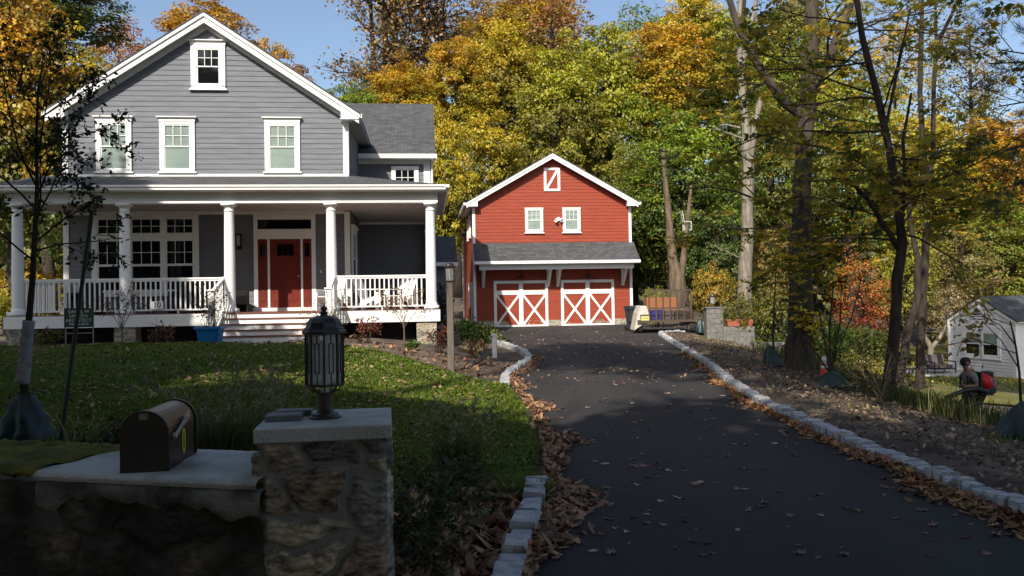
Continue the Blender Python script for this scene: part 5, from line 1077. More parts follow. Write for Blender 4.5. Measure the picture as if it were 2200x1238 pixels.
bp = thing('block_pillar', 'grey concrete block pillar right of the trailer gate', 'gate pillar', (a.x, a.y, z), -.05)
m = MB(); rr = random.Random(5)
for j in range(7):
    x = -.30 - (.11 if j % 2 else 0)
    while x < .29:
        x2 = min(.30, x + .30); x1 = max(-.30, x)
        if x2 - x1 > .04:
            o_ = rr.uniform(-.008, .008); m.box(x1 + .006, x2 - .006, -.30 + o_, .29, -.15 + j * .178, -.15 + j * .178 + .170)
        x += .30
m.box(-.29, .29, -.285, .28, -.2, 1.09); m.build('blocks', BLOCK, bp); MB().box(-.33, .33, -.33, .33, 1.10, 1.15).build('cap', SLATE, bp, bevel=.01)
t = thing('pillar_lantern', 'small black lantern on top of the grey block pillar', 'lantern', (a.x - .02, a.y - .02, z + 1.15)); small_lantern(t); t.scale = (.95,) * 3
def block_wall(label, px0, px1, py, D, zb, rz=0, h=.19, bl=.42):
    a = at(px0, py, D); b = at(px1, py, D); L = b.x - a.x; zt = a.z; t = MB(); rr = random.Random(int(px0)); j = 0; z_ = zt - h
    while z_ > zb - h:
        x = 0 - (bl / 2 if j % 2 else 0)
        while x < L:
            x1, x2 = max(0, x), min(L, x + bl)
            if x2 - x1 > .05: t.box(x1 + .008, x2 - .008, rr.uniform(-.012, .012), .3, z_ - zb, z_ - zb + h - .008)
            x += bl
        z_ -= h; j += 1
    t.box(0.01, L - .01, .02, .29, -h, zt - zb - .01)
    o = t.build('block_wall', BLOCK, loc=(a.x, a.y, zb)); o.rotation_euler = (0, 0, rz); return tag(o, label, 'wall')
block_wall('short grey block wall carrying the terracotta box beside the block pillar', 1553, 1621, 702, 29.6, -.15)
block_wall('low grey block retaining wall stepping down towards the big trunk', 1585, 1692, 737, 27.5, -.75)
a = at(1581, 701, 29.75); tb = thing('planter_box', 'terracotta planter trough on the block wall', 'planter', tuple(a))
MB().prism([(-.32, 0), (.32, 0), (.36, .24), (-.36, .24)], -.13, .13).box(-.375, .375, -.15, .15, .2, .25).build('trough', TERRA, tb, bevel=.01)
stem_plant('potted_plant', 'spindly green and brown stems growing out of the terracotta trough', 'plant', (a.x, a.y, a.z + .2), 22, .95, .3, .35, 2, .08, LOLIVE, 15)
a = at(1612, 701, 29.8); o = MB().lathe([(.0, 0), (.08, 0), (.12, .16), (.1, .26), (.11, .28), (.09, .28)], n=14).build('flower_pot', TERRA, loc=tuple(a)); tag(o, 'brown urn at the right end of the block wall', 'pot')
def bag(px, py, h, w, label, seed, lean=0):
    p = gat(px, py); t = MB(); n = 26; rs = np.random.RandomState(seed); ph = rs.rand(3) * 6; prof = [(1, 0), (1.03, .06), (.95, .2), (.72, .5), (.45, .8), (.22, .95), (.1, 1)]
    for r, zz in prof:
        for k in range(n):
            a = 2 * math.pi * k / n; q = r * w / 2 * (1 + .2 * math.sin(3 * a + ph[0] + zz * 2) + .13 * math.sin(7 * a + ph[1] - zz * 3)); t.v.append((q * math.cos(a) + lean * zz * h, q * math.sin(a) * .9, zz * h * (1 + .05 * math.sin(2 * a))))
    m_ = len(prof); t.f = [(i*n+k, i*n+(k+1) % n, (i+1)*n+(k+1) % n, (i+1)*n+k) for i in range(m_-1) for k in range(n)] + [tuple(range((m_-1)*n, m_*n))]
    return tag(t.build('watering_bag', GREENBAG, None, True, loc=(p.x, p.y, p.z - .02)), label, 'watering bag', None), p
bag(1512, 714, .52, .62, 'crumpled green watering bag at the foot of the block pillar', 1, -.2)
b2, p2 = bag(1661, 787, .46, .40, 'upright crumpled green watering bag left of the big trunk', 2, -.15)
b3, p3 = bag(1787, 828, .28, .62, 'slumped green watering bag in front of the traffic cone', 3)
b4, p4 = bag(2196, 938, .42, .50, 'green watering bag cut off by the right edge of the picture', 4)
near_tree('young_tree', 'thin young tree with yellow leaves growing out of the upright green bag', [[(1662, 785, 5), (1661, 720, 4), (1664, 640, 3), (1668, 560, 2)]], p2.y, 51, [(1662, 700, 1, -.2, .18, 1.1, .008), (1664, 690, 1, -.4, .1, 1.0, .008), (1664, 670, 1, 0, .1, .9, .007), (1664, 690, -1, .1, .4, .7, .006)], lm((.62, .50, .03), (.50, .36, .03), trans=.4), BARK, size=.13, palm=False, per=3, depth=1)
near_tree('young_tree', 'multi-stemmed leafless young tree growing out of the slumped green bag', [[(1785, 815, 5), (1782, 700, 4), (1790, 620, 3)], [(1785, 805, 4), (1740, 740, 3), (1690, 690, 2)], [(1786, 800, 4), (1805, 690, 3), (1808, 610, 2)], [(1783, 800, 3), (1765, 700, 3), (1752, 620, 2)], [(1786, 790, 3), (1830, 680, 2), (1850, 600, 1.5)]], p3.y, 52, rnd_branches([(1784, 740), (1788, 640)], 8, .9, .006), LOLIVE, BARK, size=.06, palm=False, depth=1)
near_tree('young_tree', 'thin young tree with a few yellow-brown leaves in front of the white cottage', [[(2196, 925, 7), (2190, 800, 5), (2180, 730, 4), (2170, 690, 3)], [(2188, 790, 3), (2150, 730, 2), (2110, 690, 1.5)], [(2184, 745, 3), (2150, 700, 2), (2100, 672, 1.5)]], p4.y, 53, [(2185, 760, -1, 0, .4, .7, .006), (2175, 700, -1, -.1, .3, .6, .005), (2150, 710, -.6, 0, .7, .4, .004)], lm((.32, .22, .03), (.2, .14, .03)), BARK, size=.085, palm=False, per=2, depth=1)
p = gat(1895, 862); bush('bush', 'dark twiggy bush at the foot of the bending trunk', 'bush', 0, 0, 0, 1.25, 1.2, LEAFDARK, 61, 220, .05, loc=tuple(p))
p = gat(1822, 822); o = MB(); rs = np.random.RandomState(3)
o.lathe([(.0, 0), (.2, .0), (.24, .06), (.2, .13), (.1, .17), (0, .18)], n=10); o.v = [(x * rs.uniform(.85, 1.15), y * .7, z * rs.uniform(.85, 1.1)) for x, y, z in o.v]; tag(o.build('rock', mat('tan_rock', (.25, .2, .13), .9, (.16, .13, .09), 8, bump=.6), None, True, loc=tuple(p)), 'tan rock beside the slumped green bag', 'rock')
a = at(1476, 478, 35.6); o = MB()
o.box(-.16, .16, -.16, .16, 0, .04)
for x in (-.15, .15):
    for y in (-.15, .15): o.box(x - .02, x + .02, y - .02, y + .02, -.36, 0)
    o.bar((-.15, x, .02), (-.24, x, .5), .035); 
o.bar((-.24, -.15, .48), (-.24, .15, .48), .035).bar((-.2, -.15, .3), (-.2, .15, .3), .03); tag(o.build('tree_seat', mat('pale_metal', (.5, .5, .45), .5), loc=tuple(a)), 'small pale seat fixed high in the wood above the trailer', 'tree seat')

# ------------------------------------------------------------------ white cottage and its yard
ct = thing('cottage', 'little white clapboard cottage with a low gable and a double window', 'cottage', (22.98, 42.5, -2.9), -1.362); CW, CE, CP = 4.12, 3.12, 4.16; WSID = mat('white_siding', (.83, .84, .85), .6, (.74, .75, .76), 3)
m = MB(); z_ = .02
while z_ < 2.65: m.box(.1, CW - .1, -.07, 0, z_, z_ + .118); z_ += .15
lap(m, P_left(0), .02, 3.1, .15, CONST(0), CONST(9), .03); lap(m, P_right(CW), .02, 3.1, .15, CONST(0), CONST(9), .03)
m.box(.01, CW - .01, .01, 9, 0, 3.1).prism([(0, 2.74), (CW, 2.74), (CW, CE), (CW / 2, CP - .04), (0, CE)], -.05, .2).build('wall', WSID, ct)
MB().box(-.05, .1, -.08, 0, 0, 3.1).box(-.05, 0, 0, .1, 0, 3.1).build('corner_board', WHITE, ct); MB().box(CW - .1, CW + .05, -.08, 0, 0, 3.1).box(CW, CW + .05, 0, .12, 0, 3.1).build('corner_board', WHITE, ct)
m = MB().box(.1, CW - .1, -.075, -.05, 2.70, 2.76)
for sgn in (-1, 1): m.prism([(CW/2, CP + .02), (CW/2 + sgn*2.2, CE - .05), (CW/2 + sgn*2.2, CE - .22), (CW/2, CP - .15)], -.16, -.12)
m.build('gable_trim', WHITE, ct)
m = MB()
for sgn in (-1, 1): m.prism([(CW/2, CP + .10), (CW/2 + sgn*2.3, CE - .02), (CW/2 + sgn*2.3, CE - .10), (CW/2, CP + .02)], -.2, 9.2)
m.build('roof', SHINGLE, ct); MB().box(-.02, CW + .02, -.02, 9, -.9, -.0).build('foundation', CONCRETE, ct)
MB().box(CW + .12, CW + .24, -.1, 9, 2.98, 3.08).build('gutter', WHITE, ct)
MB().tube([(-.1, -.1, 3.0), (-.1, -.10, .9), (-.1, -.10, .35), (-.35, -.3, .2), (-.36, -.3, -.3)], .07).build('downspout', WHITE, ct)
for o0 in (1.03, 2.17): sash_window(ct, Matrix.Translation((0, -.065, 0)), o0 - .2, o0 + 1.13, 1.15, 2.58, o0, o0 + .93, 1.33, 2.43, 1.88, cornice=False, lower_dark=True, upper_dark=False, lites=(1, 1))
pa = MB().box(18.7, 22.7, 39.4, 44, -3.6, -2.42).build('patio', CONCRETE); tag(pa, None, None, None, 'structure')
lc = thing('patio_chair', 'low dark metal patio sofa with striped cushions beside the white cottage', 'patio sofa', (21.2, 40.4, -2.42), .25); STRIPE = mat('striped_cushion', (.28, .24, .22), .9, (.08, .06, .06), 9, (1, .05, .05), detail=0, mixlo=.45, mixhi=.55)
MB().box(-.55, .55, -.3, .3, .26, .42).build('seat_cushion', STRIPE, lc, bevel=.03); m = MB().box(-.55, .55, -.08, .08, 0, .5); m.xform(Matrix.Translation((0, .32, .40)) @ Matrix.Rotation(-.25, 4, 'X')); m.build('back_cushion', STRIPE, lc, bevel=.04)
for sx in (-1, 1): m = MB(); m.bar((sx*.62, -.34, 0), (sx*.62, -.34, .56), .04); m.bar((sx*.62, .4, 0), (sx*.62, .45, .9), .04); m.bar((sx*.62, -.36, .56), (sx*.62, .45, .58), .05); m.build('frame', BLACK, lc)
MB().box(-.62, .62, -.34, .36, .2, .25).build('seat_frame', BLACK, lc)
for k, (x, lab) in enumerate(((19.4, 'dark low stool on the patio, left of the striped sofa'), (20.1, 'dark footstool next to the striped patio sofa'))):
    o = MB().box(-.3, .3, -.22, .22, .22, .3)
    for sx in (-.27, .27):
        for sy in (-.19, .19): o.box(sx - .02, sx + .02, sy - .02, sy + .02, 0, .22)
    tag(o.build('stool', (STEEL, BLACK)[k], loc=(x, 40.2, -2.42)), lab, 'stool')

# ------------------------------------------------------------------ person with a leaf blower
Dp = 17.4; a = at(2087, 640, Dp); hd = at(2080, 770, Dp).z; PH = 1.74; gp = hd - PH; sx = -1
SKINM = mat('skin', (.28, .15, .10), .6, (.25, .13, .085)); SHIRT = mat('grey_shirt', (.22, .21, .19), .9, (.16, .155, .14), 8); TROUS = mat('dark_trousers', (.03, .032, .035), .9)
def skinned(name, joints, edges, mat_, parent=None, sub=1, loc=None):
    me = bpy.data.meshes.new(name); me.from_pydata([j[0] for j in joints], edges, []); o = bpy.data.objects.new(name, me); C.objects.link(o); me.materials.append(mat_)
    m_ = o.modifiers.new('skin', 'SKIN'); m_.use_smooth_shade = True
    for i, j in enumerate(joints):
        r = j[1]; r = r if hasattr(r, '__len__') else (r, r); me.skin_vertices[0].data[i].radius = r
    me.skin_vertices[0].data[0].use_root = True
    s_ = o.modifiers.new('sub', 'SUBSURF'); s_.levels = sub; s_.render_levels = sub
    dg = bpy.context.evaluated_depsgraph_get(); m2 = bpy.data.meshes.new_from_object(o.evaluated_get(dg)); o.modifiers.clear(); o.data = m2
    if not m2.materials: m2.materials.append(mat_)
    if parent: o.parent = parent
    if loc is not None: o.location = loc
    return o
# facing -x, leaning forward slightly; the near (camera side) arm holds the tube
J = [((0, 0, .92), (.13, .15)), ((-.03, 0, 1.08), (.11, .14)), ((-.07, 0, 1.26), (.115, .16)), ((-.10, 0, 1.40), (.10, .15)), ((-.13, 0, 1.49), .055), ((-.17, 0, 1.555), .06), ((-.185, 0, 1.63), (.085, .07)), ((-.18, 0, 1.70), (.075, .065)),
     ((-.10, -.17, 1.40), .062), ((-.05, -.22, 1.17), .048), ((-.27, -.215, 1.16), .038), ((-.33, -.21, 1.17), .03),
     ((-.10, .17, 1.40), .062), ((-.02, .23, 1.15), .048), ((-.10, .22, .93), .036), ((-.12, .22, .86), .028),
     ((0, -.10, .88), .09), ((-.10, -.11, .50), .062), ((-.04, -.11, .09), .04), ((-.16, -.11, .04), .035),
     ((0, .10, .88), .09), ((.06, .11, .50), .062), ((.16, .11, .10), .04), ((.06, .11, .04), .035)]
Ed = [(0,1),(1,2),(2,3),(3,4),(4,5),(5,6),(6,7),(3,8),(8,9),(9,10),(10,11),(3,12),(12,13),(13,14),(14,15),(0,16),(16,17),(17,18),(18,19),(0,20),(20,21),(21,22),(22,23)]
for (w_, sgn, dirx) in ((11, -1, Vector((-.9, 0, -.2))), (15, 1, Vector((-.3, 0, -.95)))):
    bx = Vector(J[w_][0]); k0 = len(J)
    for fi in range(4):
        off = Vector((0, .0, .018 * (fi - 1.5))) if w_ == 11 else Vector((.014 * (fi - 1.5), 0, 0)); q1 = bx + off + dirx * .055; q2 = q1 + dirx * (.028 - .004 * abs(fi - 1.5)) + Vector((0, .02 * -sgn, 0)); q3 = q2 + Vector((0, .022 * -sgn, -.012))
        n_ = len(J); J += [(tuple(q1), .009), (tuple(q2), .008), (tuple(q3), .007)]; Ed += [(w_, n_), (n_, n_ + 1), (n_ + 1, n_ + 2)]
    n_ = len(J); J += [(tuple(bx + dirx * .02 + Vector((0, -.02 * sgn, .028))), .010), (tuple(bx + dirx * .045 + Vector((0, -.035 * sgn, .034))), .008)]; Ed += [(w_, n_), (n_, n_ + 1)]
person = skinned('person', J, Ed, SKINM, loc=(a.x, a.y, gp))
tag(person, 'person in a grey shirt walking left with a leaf blower in tall grass', 'person')
skinned('shirt', [((0, 0, .90), (.15, .17)), ((-.03, 0, 1.08), (.13, .16)), ((-.07, 0, 1.26), (.135, .18)), ((-.10, 0, 1.405), (.115, .165)), ((-.125, 0, 1.46), .075), ((-.10, -.18, 1.40), .078), ((-.07, -.225, 1.22), .066), ((-.10, .18, 1.40), .078), ((-.03, .235, 1.22), .066)], [(0,1),(1,2),(2,3),(3,4),(3,5),(5,6),(3,7),(7,8)], SHIRT, person)
skinned('trousers', [((0, 0, .93), (.145, .165)), ((0, -.10, .86), .105), ((-.10, -.11, .50), .078), ((-.04, -.11, .10), .06), ((0, .10, .86), .105), ((.06, .11, .50), .078), ((.16, .11, .12), .06)], [(0,1),(1,2),(2,3),(0,4),(4,5),(5,6)], TROUS, person)
m = MB().lathe([(.0, .125), (.05, .118), (.09, .09), (.108, .045), (.112, .0), (.1, -.05), (.08, -.075)], n=18); m.f = m.f[:-1]; m.v = [(x * .98 - .165, y * .80, z * .9 + 1.655) for x, y, z in m.v]; m.build('hair', mat('black_hair', (.012, .011, .011), .7, (.02, .018, .017), 20), person, True)
for sgn in (-1, 1):
    m = MB().lathe([(0, -.012), (.014, -.01), (.016, 0), (.012, .012), (0, .014)], n=10).xform(Matrix.Translation((-.265, sgn * .03, 1.645)) @ Matrix.Scale(.6, 4)); m.build('eye', BLACK, person)
m = MB().lathe([(.0, -.02), (.038, -.016), (.042, 0), (.036, .018), (0, .024)], n=12).xform(Matrix.Translation((-.165, -.085, 1.635)) @ Matrix.Rotation(R_(90), 4, 'X')); m.build('ear', SKINM, person, True)
MB().prism([(-.262, 1.60), (-.292, 1.595), (-.262, 1.65)], -.014, .014).build('nose', SKINM, person)
bl = thing('leaf_blower', 'red and black backpack leaf blower with a long black tube, carried by the person', 'leaf blower', (a.x, a.y, gp)); REDP = mat('red_plastic', (.55, .02, .025), .4)
MB().box(.05, .10, -.17, .17, .98, 1.46).box(.05, .34, -.17, .17, .96, 1.0).build('back_frame', BLACK, bl, bevel=.01)
m = MB().lathe([(.0, -.14), (.17, -.13), (.2, -.06), (.2, .05), (.14, .13), (0, .14)], n=22).xform(Matrix.Translation((.22, 0, 1.23)) @ Matrix.Rotation(R_(75), 4, 'Y')); m.build('fan_housing', REDP, bl, True)
MB().box(.12, .40, -.15, .15, 1.0, 1.12).box(.22, .38, -.11, .11, 1.32, 1.46).build('engine', BLACK, bl, bevel=.02); MB().box(.36, .44, -.12, .12, 1.04, 1.3).build('guard', mat('grey_plastic', (.2, .2, .2), .5), bl, bevel=.02)
MB().tube([(.2, -.16, 1.05), (.08, -.27, 1.06), (-.1, -.29, 1.12), (-.3, -.28, 1.10), (-.5, -.28, 1.03), (-.74, -.28, .93)], [.055, .055, .055, .05, .05, .06], 14).build('tube', BLACK, bl, True)
MB().bar((-.36, -.26, 1.10), (-.36, -.245, 1.20), .03).build('handle', BLACK, bl)
for sgn in (-1, 1): MB().tube([(.06, sgn*.12, 1.42), (-.08, sgn*.13, 1.475), (-.21, sgn*.14, 1.36), (-.20, sgn*.14, 1.15), (.05, sgn*.15, 1.02)], .018, 6).build('strap', BLACK, bl, True)

# ------------------------------------------------------------------ grass, weeds and fallen leaves
def blades(P, h, lean, w, rs, seg=2):
    """curved blades of grass standing at P"""
    n = len(P); a = rs.uniform(0, 6.283, n); d = np.stack([np.cos(a), np.sin(a), np.zeros(n)], 1); b = np.stack([-np.sin(a), np.cos(a), np.zeros(n)], 1) * (w[:, None] if hasattr(w, '__len__') else w); out = []
    h = h[:, None]; lean = lean[:, None]
    p1 = P + d * lean * h * .3 + [0, 0, 1] * h * .6; p2 = P + d * lean * h + [0, 0, 1] * h * (1 - .35 * lean)
    V = np.stack([P - b, P + b, p1 + b * .8, p1 - b * .8, p2 + b * .12, p2 - b * .12], 1).reshape(-1, 3)
    base = (np.arange(n) * 6)[:, None]; F = np.concatenate([base + [0, 1, 2, 3], base + [3, 2, 4, 5]], 0); return V, F
def grass_obj(name, P, h, lean, w, mat_, seed, kind='stuff', parent=None):
    rs = np.random.RandomState(seed); n = len(P); V, F = blades(P, h, lean, w, rs); hv = rs.rand(n); me = npmesh(name, V, F, {'h': ('FACE', np.tile(hv, 2)), 'v': ('FACE', np.tile(rs.rand(n), 2)), 'zz': ('FACE', np.tile(rs.rand(n), 2))})
    o = obj(name, me, mat_, parent)
    if kind: o['kind'] = kind
    return o
rs = np.random.RandomState(50); n = 330000
y = 5.9 + (20.4 - 5.9) * rs.rand(n) ** 1.5; xmin = -.66 * y - .4; xm = lawn_x(y); x = xmin + (xm + .05 - xmin) * rs.rand(n); ok = (x > xmin) & (x < xm + .06) 
x, y = x[ok], y[ok]; P = np.stack([x, y, hgt(x, y) - .005], 1); n = len(x); hh = rs.uniform(.025, .065, n) * (1 + .5 * np.sin(x * 2.1) * np.sin(y * 1.7) * .6); edge = np.clip(1 - (lawn_x(y) - x) / .25, 0, 1) * (y < 14.3); hh *= 1 + 1.1 * edge
LG = lm((.155, .20, .016), (.075, .125, .012), trans=.35, hue=.04, val=.6)
grass_obj('lawn_grass', P, hh, rs.uniform(.2, 1.1, n) + edge * .5, .0042 + .0004 * y, LG, 51)
def patch(n, fn, seed):      # rejection-sampled points on the terrain
    rs = np.random.RandomState(seed); x, y = fn(rs, n); return np.stack([x, y, hgt(x, y) - .01], 1), rs
def bank(rs, n):
    y = rs.uniform(11, 26, n); q = rs.uniform(2.6, 7.5, n); return xr(y) + q, y
P, rs = patch(26000, bank, 52); k = .5 + .5 * np.sin(P[:, 0] * 2.3 + 1) * np.sin(P[:, 1] * 1.4); P = P[rs.rand(len(P)) < .25 + .75 * k]; n = len(P)
grass_obj('tall_grass', P, rs.uniform(.18, .52, n), rs.uniform(.1, .9, n), .006, lm((.10, .10, .02), (.035, .055, .012), trans=.25), 53)
def yardf(rs, n): return rs.uniform(12, 24, n), rs.uniform(34, 58, n)
P, rs = patch(9000, yardf, 54); n = len(P); grass_obj('yard_grass', P, rs.uniform(.08, .2, n), rs.uniform(.2, .9, n), .03, lm((.36, .28, .03), (.16, .18, .02)), 55)
def clump(name, label, loc, n, h, r, lean, mat_, seed, plumes=0, pm=None, w=.003):
    t = thing(name, label, 'grass clump' if 'grass' in name else 'weed', loc); rs = np.random.RandomState(seed); a = rs.uniform(0, 6.28, n); q = r * np.sqrt(rs.rand(n)); P = np.stack([q * np.cos(a), q * np.sin(a), np.full(n, -.02)], 1)
    grass_obj('blades', P, h * rs.uniform(.5, 1, n), lean * rs.uniform(.3, 1.2, n), w, mat_, seed + 1, None, t)
    if plumes:
        mb = MB(); Ps = []; Ts = []
        for i in range(plumes):
            a = rs.uniform(0, 6.28); d = Vector((math.cos(a) * rs.uniform(.1, .8), math.sin(a) * rs.uniform(.1, .8), 1)).normalized(); b = Vector((rs.uniform(-r, r), rs.uniform(-r, r), 0)) * .6; L = h * rs.uniform(.95, 1.4)
            p1 = b + d * L * .6; d2 = (d + Vector((math.cos(a), math.sin(a), -.2)) * .35).normalized(); p2 = p1 + d2 * L * .4; mb.tube([b, p1, p2], .0015, 3, False)
            for f in np.linspace(.55, 1, 34): Ps.append(p1.lerp(p2, f * 1.0)); Ts.append(d2)
        mb.build('stalks', mat_, t); Ps = np.array(Ps); Ts = np.array(Ts); m_ = len(Ps); N = unit(rs.normal(0, 1, (m_, 3))); V, F = leaf_quads(Ps, N, unit(Ts + rs.normal(0, .6, (m_, 3))), rs.uniform(.03, .055, m_), .2)
        obj('plumes', npmesh('plumes', V, F, {'h': ('FACE', rs.rand(m_)), 'v': ('FACE', rs.rand(m_)), 'zz': ('FACE', rs.rand(m_))}), pm, t)
    return t
LFG = lm((.16, .17, .05), (.07, .095, .03), trans=.3); LPL = lm((.30, .27, .15), (.20, .19, .09), trans=.4)
def gl_(px, py, D): p = at(px, py, D); return (p.x, p.y, H0(p.x, p.y))
clump('fountain_grass', 'feathery fountain grass behind the mailbox, left of the lantern pillar', gl_(480, 960, 5.6), 900, .62, .16, .9, LFG, 60, 28, LPL)
clump('fountain_grass', 'paler fountain grass tuft close to the left side of the lantern pillar', gl_(540, 950, 6.2), 700, .58, .14, .9, LFG, 62, 34, LPL)
clump('fountain_grass', 'feathery fountain grass on the lawn edge right of the lantern pillar', gl_(985, 1010, 7.2), 800, .55, .16, .85, LFG, 64, 44, LPL)
clump('grass_clump', 'dark grass tuft overhanging the driveway edge at the end of the kerb', gl_(1125, 1050, 6.55), 1400, .22, .22, 1.0, LG, 66, w=.004)
clump('grass_clump', 'dark grass tuft in the bed just above the striped lily leaves', gl_(1060, 1030, 6.8), 700, .2, .16, 1.0, LG, 67, w=.004)
clump('lily_clump', 'small pale strappy green plant in the leaf-covered bed by the kerb', gl_(1050, 1085, 5.7), 44, .2, .05, 1.3, lm((.3, .36, .14), (.18, .26, .08)), 68, w=.008)
for i, (px, py, D, h, w_, lab) in enumerate(((895, 1020, 4.9, .62, .55, 'dark leafy perennial clump touching the right side of the lantern pillar'), (935, 1090, 4.6, .45, .5, 'dark low perennial in the bed nearest the pillar foot'), (960, 980, 6.0, .5, .5, 'dark perennial between the pillar and the right-hand fountain grass'), (250, 940, 5.9, .35, .5, 'dark leafy clump behind the mailbox, left side'), (380, 945, 6.0, .32, .5, 'dark leafy clump directly behind the mailbox'))):
    bush('perennial', lab, 'plant', 0, 0, 0, h, w_, lm((.05, .075, .02), (.03, .045, .015)), 70 + i, 500, .045, loc=gl_(px, py, D), kids=8)
stem_plant('weed', 'few dry straw stalks rising between the green stake and the mailbox', 'weed', gl_(165, 955, 5.9), 7, .4, .12, .4, 0, 0, LFG, 80, stemmat=mat('straw', (.4, .33, .2), .8))
# fallen leaves: lobed, curled
def leaf_shape(k=14, kind=0):
    pts = []
    for i in range(k):
        a = 2 * math.pi * i / k; r = (.5 if i % 2 == 0 else .33) if kind == 0 else .42 + .06 * math.cos(2 * a)
        if i == 0: r *= 1.25
        pts.append((r * math.cos(a) * (1 if kind == 0 else 1.25), r * math.sin(a) * (.85 if kind == 0 else .55)))
    return np.array(pts)
SH = [leaf_shape(14, 0), leaf_shape(14, 1)]
def litter(name, P, size, seed, mat_, tilt=.35, curl=.5):
    rs = np.random.RandomState(seed); n = len(P); s2 = (rs.rand(n) < .35).astype(int); S2 = np.stack(SH)[s2] * (1 + rs.normal(0, .12, (n, 14, 1))); sz = (size * rs.uniform(.55, 1.35, n))[:, None]
    X, Y = S2[..., 0] * sz, S2[..., 1] * sz; c = rs.uniform(-.4, 1, n)[:, None] * curl; Z = c * (X ** 2 + .4 * Y ** 2) / sz * 1.4 + rs.normal(0, .03, X.shape) * sz
    a = rs.uniform(0, 6.28, n); tx, ty = rs.normal(0, tilt, n), rs.normal(0, tilt, n); Z = Z + X * tx[:, None] + Y * ty[:, None]; Z -= Z.min(1, keepdims=True) * .8
    V = np.stack([P[:, :1] + X * np.cos(a)[:, None] - Y * np.sin(a)[:, None], P[:, 1:2] + X * np.sin(a)[:, None] + Y * np.cos(a)[:, None], P[:, 2:] + Z], -1).reshape(-1, 3); F = np.arange(14 * n).reshape(n, 14)
    o = obj(name, npmesh(name, V, F, {'h': ('FACE', rs.rand(n)), 'v': ('FACE', rs.rand(n)), 'zz': ('FACE', rs.rand(n))}), mat_); o['kind'] = 'stuff'; return o
LLIT = lm((.34, .20, .11), (.16, .085, .05), trans=.12, hue=.05, val=.9); LLIT2 = lm((.36, .19, .08), (.20, .11, .055), trans=.15, hue=.06)
def drift(side, rs, n, y0, y1, w, pile):
    y = rs.uniform(y0, y1, n) ; q = np.abs(rs.normal(0, w, n)) * (.7 + .4 * np.sin(y * 2.3) + .2 * np.sin(y * 5.1)); x = (xl(y) + .03 + q) if side < 0 else (xr(y) - .05 - q); return np.stack([x, y, zd(y) + .016 + rs.rand(n) * pile * np.exp(-q / (w * .8))], 1)
rs = np.random.RandomState(90)
litter('leaf_drift', np.concatenate([drift(-1, rs, 4000, 3.8, 10, .155, .06), drift(-1, rs, 2500, 9.5, 16, .12, .04), drift(-1, rs, 500, 16, 20.5, .12, .03)]), .072, 91, LLIT, .28)
litter('leaf_drift', np.concatenate([drift(1, rs, 1000, 4.8, 8, .15, .04), drift(1, rs, 1000, 8, 14.5, .08, .04), drift(1, rs, 500, 14, 21, .12, .02)]), .07, 92, LLIT2, .28)
def bed(rs, n): y = rs.uniform(4.2, 6.6, n); return xl(y) - .16 - rs.rand(n) * .75, y
P, rs = patch(1500, bed, 93); P[:, 2] += .02 + rs.rand(len(P)) * .03; litter('bed_leaves', P, .11, 94, LLIT, .4)
def lawnf(rs, n): y = 6 + 14 * rs.rand(n) ** .8; x0 = -.66 * y; return x0 + (lawn_x(y) - x0) * rs.rand(n), y
P, rs = patch(2700, lawnf, 95); P[:, 2] += .045; litter('lawn_leaves', P, .07, 96, lm((.27, .17, .09), (.12, .08, .045), trans=.12), .3)
def bankf(rs, n): y = 5 + 24 * rs.rand(n) ** 1.3; return xr(y) + .15 + 4.6 * rs.rand(n), y
P, rs = patch(13000, bankf, 97); P[:, 2] += .012; litter('bank_leaves', P, .05, 98, lm((.27, .18, .11), (.075, .05, .035), trans=.1, val=1.0), .35)
def bedr(rs, n): y = rs.uniform(15.5, 27, n); return np.minimum(xl(y) - .2, lawn_x(y) + 3.2) - rs.rand(n) * 2.6, y
P, rs = patch(1500, bedr, 99); P = P[P[:, 0] > lawn_x(P[:, 1]) + .05]; P[:, 2] += .02; litter('bed_leaves', P, .075, 100, lm((.30, .16, .08), (.12, .07, .04), trans=.1), .4)
def drv(rs, n): y = rs.uniform(5, 38, n); return xl(y) + .3 + (xr(y) - xl(y) - .6) * rs.rand(n), y
P, rs = patch(900, drv, 101); P[:, 2] = zd(P[:, 1]) + .016; P = P[P[:, 1] > 14]; litter('driveway_leaves', P, .07, 102, LLIT, .3)
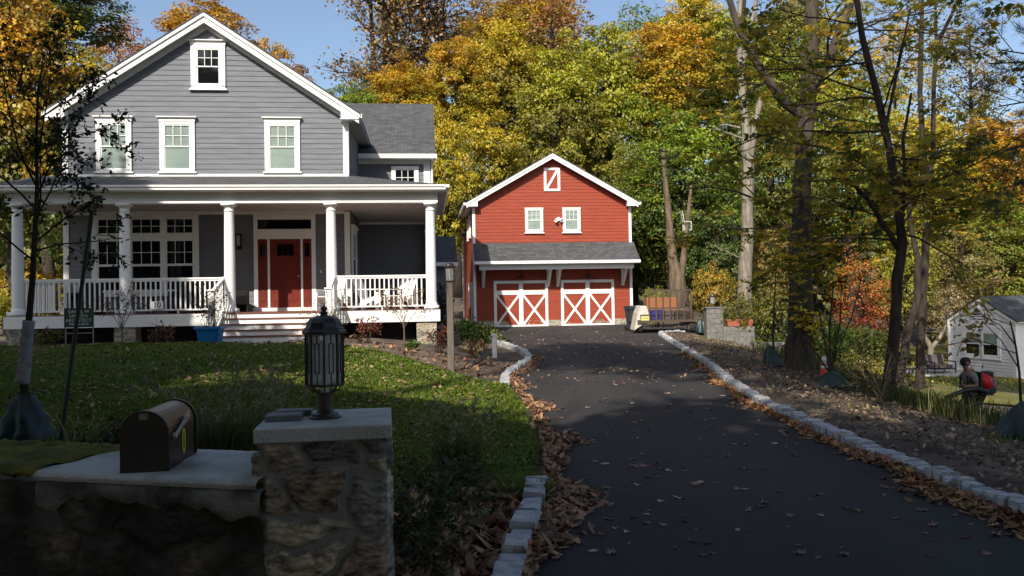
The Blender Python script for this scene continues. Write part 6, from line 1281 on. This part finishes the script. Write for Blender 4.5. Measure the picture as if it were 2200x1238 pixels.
# single leaves on the near driveway
protos = []
LM3 = [lm((.30, .19, .12), (.25, .15, .09), trans=.1), lm((.20, .11, .07), (.15, .085, .055), trans=.1), lm((.42, .32, .22), (.36, .27, .18), trans=.1)]
for k in range(5):
    rs = np.random.RandomState(110 + k); s_ = SH[0 if k < 4 else 1] * (1 + rs.normal(0, .1, (14, 1))); X, Y = s_[:, 0] * .1, s_[:, 1] * .1; Z = (rs.uniform(.2, .7) * (X ** 2 + .4 * Y ** 2) / .1 + rs.normal(0, .004, 14) + rs.uniform(-.2, .2) * X); Z -= Z.min()
    ctr = [(0, 0, float(Z.mean()) * .35)]; V = np.concatenate([ctr, np.stack([X, Y, Z], 1)]); F = [(0, 1 + i, 1 + (i + 1) % 14) for i in range(14)]
    protos.append(npmesh('fallen_leaf', V, F, {'h': ('FACE', np.full(14, rs.rand())), 'v': ('FACE', np.full(14, rs.rand())), 'zz': ('FACE', np.full(14, .5))})); protos[-1].materials.append(LM3[k % 3])
rs = random.Random(7); cnt = 0
while cnt < 240:
    y = 4.9 + 10.5 * rs.random() ** 1.25; x0, x1 = float(xl(y)) + .35, float(xr(y)) - .25; x = x0 + (x1 - x0) * rs.random()
    if abs(x) > .66 * y: continue
    o = bpy.data.objects.new('fallen_leaf', protos[cnt % 5]); C.objects.link(o); o.location = (x, y, float(zd(y)) + .0135); o.rotation_euler = (rs.uniform(-.1, .1), rs.uniform(-.1, .1), rs.uniform(0, 6.28)); o.scale = (rs.uniform(.38, .98),) * 3
    tag(o, 'dry brown fallen leaf lying loose on the black driveway', 'leaf', 'loose leaves on the driveway'); cnt += 1
# weeds along the bank and twigs on the ground
def weedf(rs, n): y = 6 + 22 * rs.rand(n); return xr(y) + .3 + 3.2 * rs.rand(n) ** .7, y
P, rs = patch(5200, weedf, 120); k = np.sin(P[:, 0] * 3.1) * np.sin(P[:, 1] * 1.9) + rs.normal(0, .35, len(P)); P = P[k > .45]; n = len(P)
grass_obj('bank_weeds', P, rs.uniform(.04, .14, n), rs.uniform(.3, 1.2, n), .006, lm((.16, .17, .03), (.08, .10, .02), trans=.3), 121)
rs = np.random.RandomState(125); mb = MB()
for i in range(420):
    y = rs.uniform(5, 24); x = float(xr(y)) + rs.uniform(.2, 4.2); z = H0(x, y) + .006; a = rs.uniform(0, 3.14); L = rs.uniform(.08, .4)
    mb.tube([(x, y, z), (x + L * math.cos(a) * .5, y + L * math.sin(a) * .5, z + rs.uniform(.0, .02)), (x + L * math.cos(a + .3), y + L * math.sin(a + .3), z)], rs.uniform(.002, .005), 4, False)
tag(mb.build('ground_twigs', BARKTAN), kind='stuff')
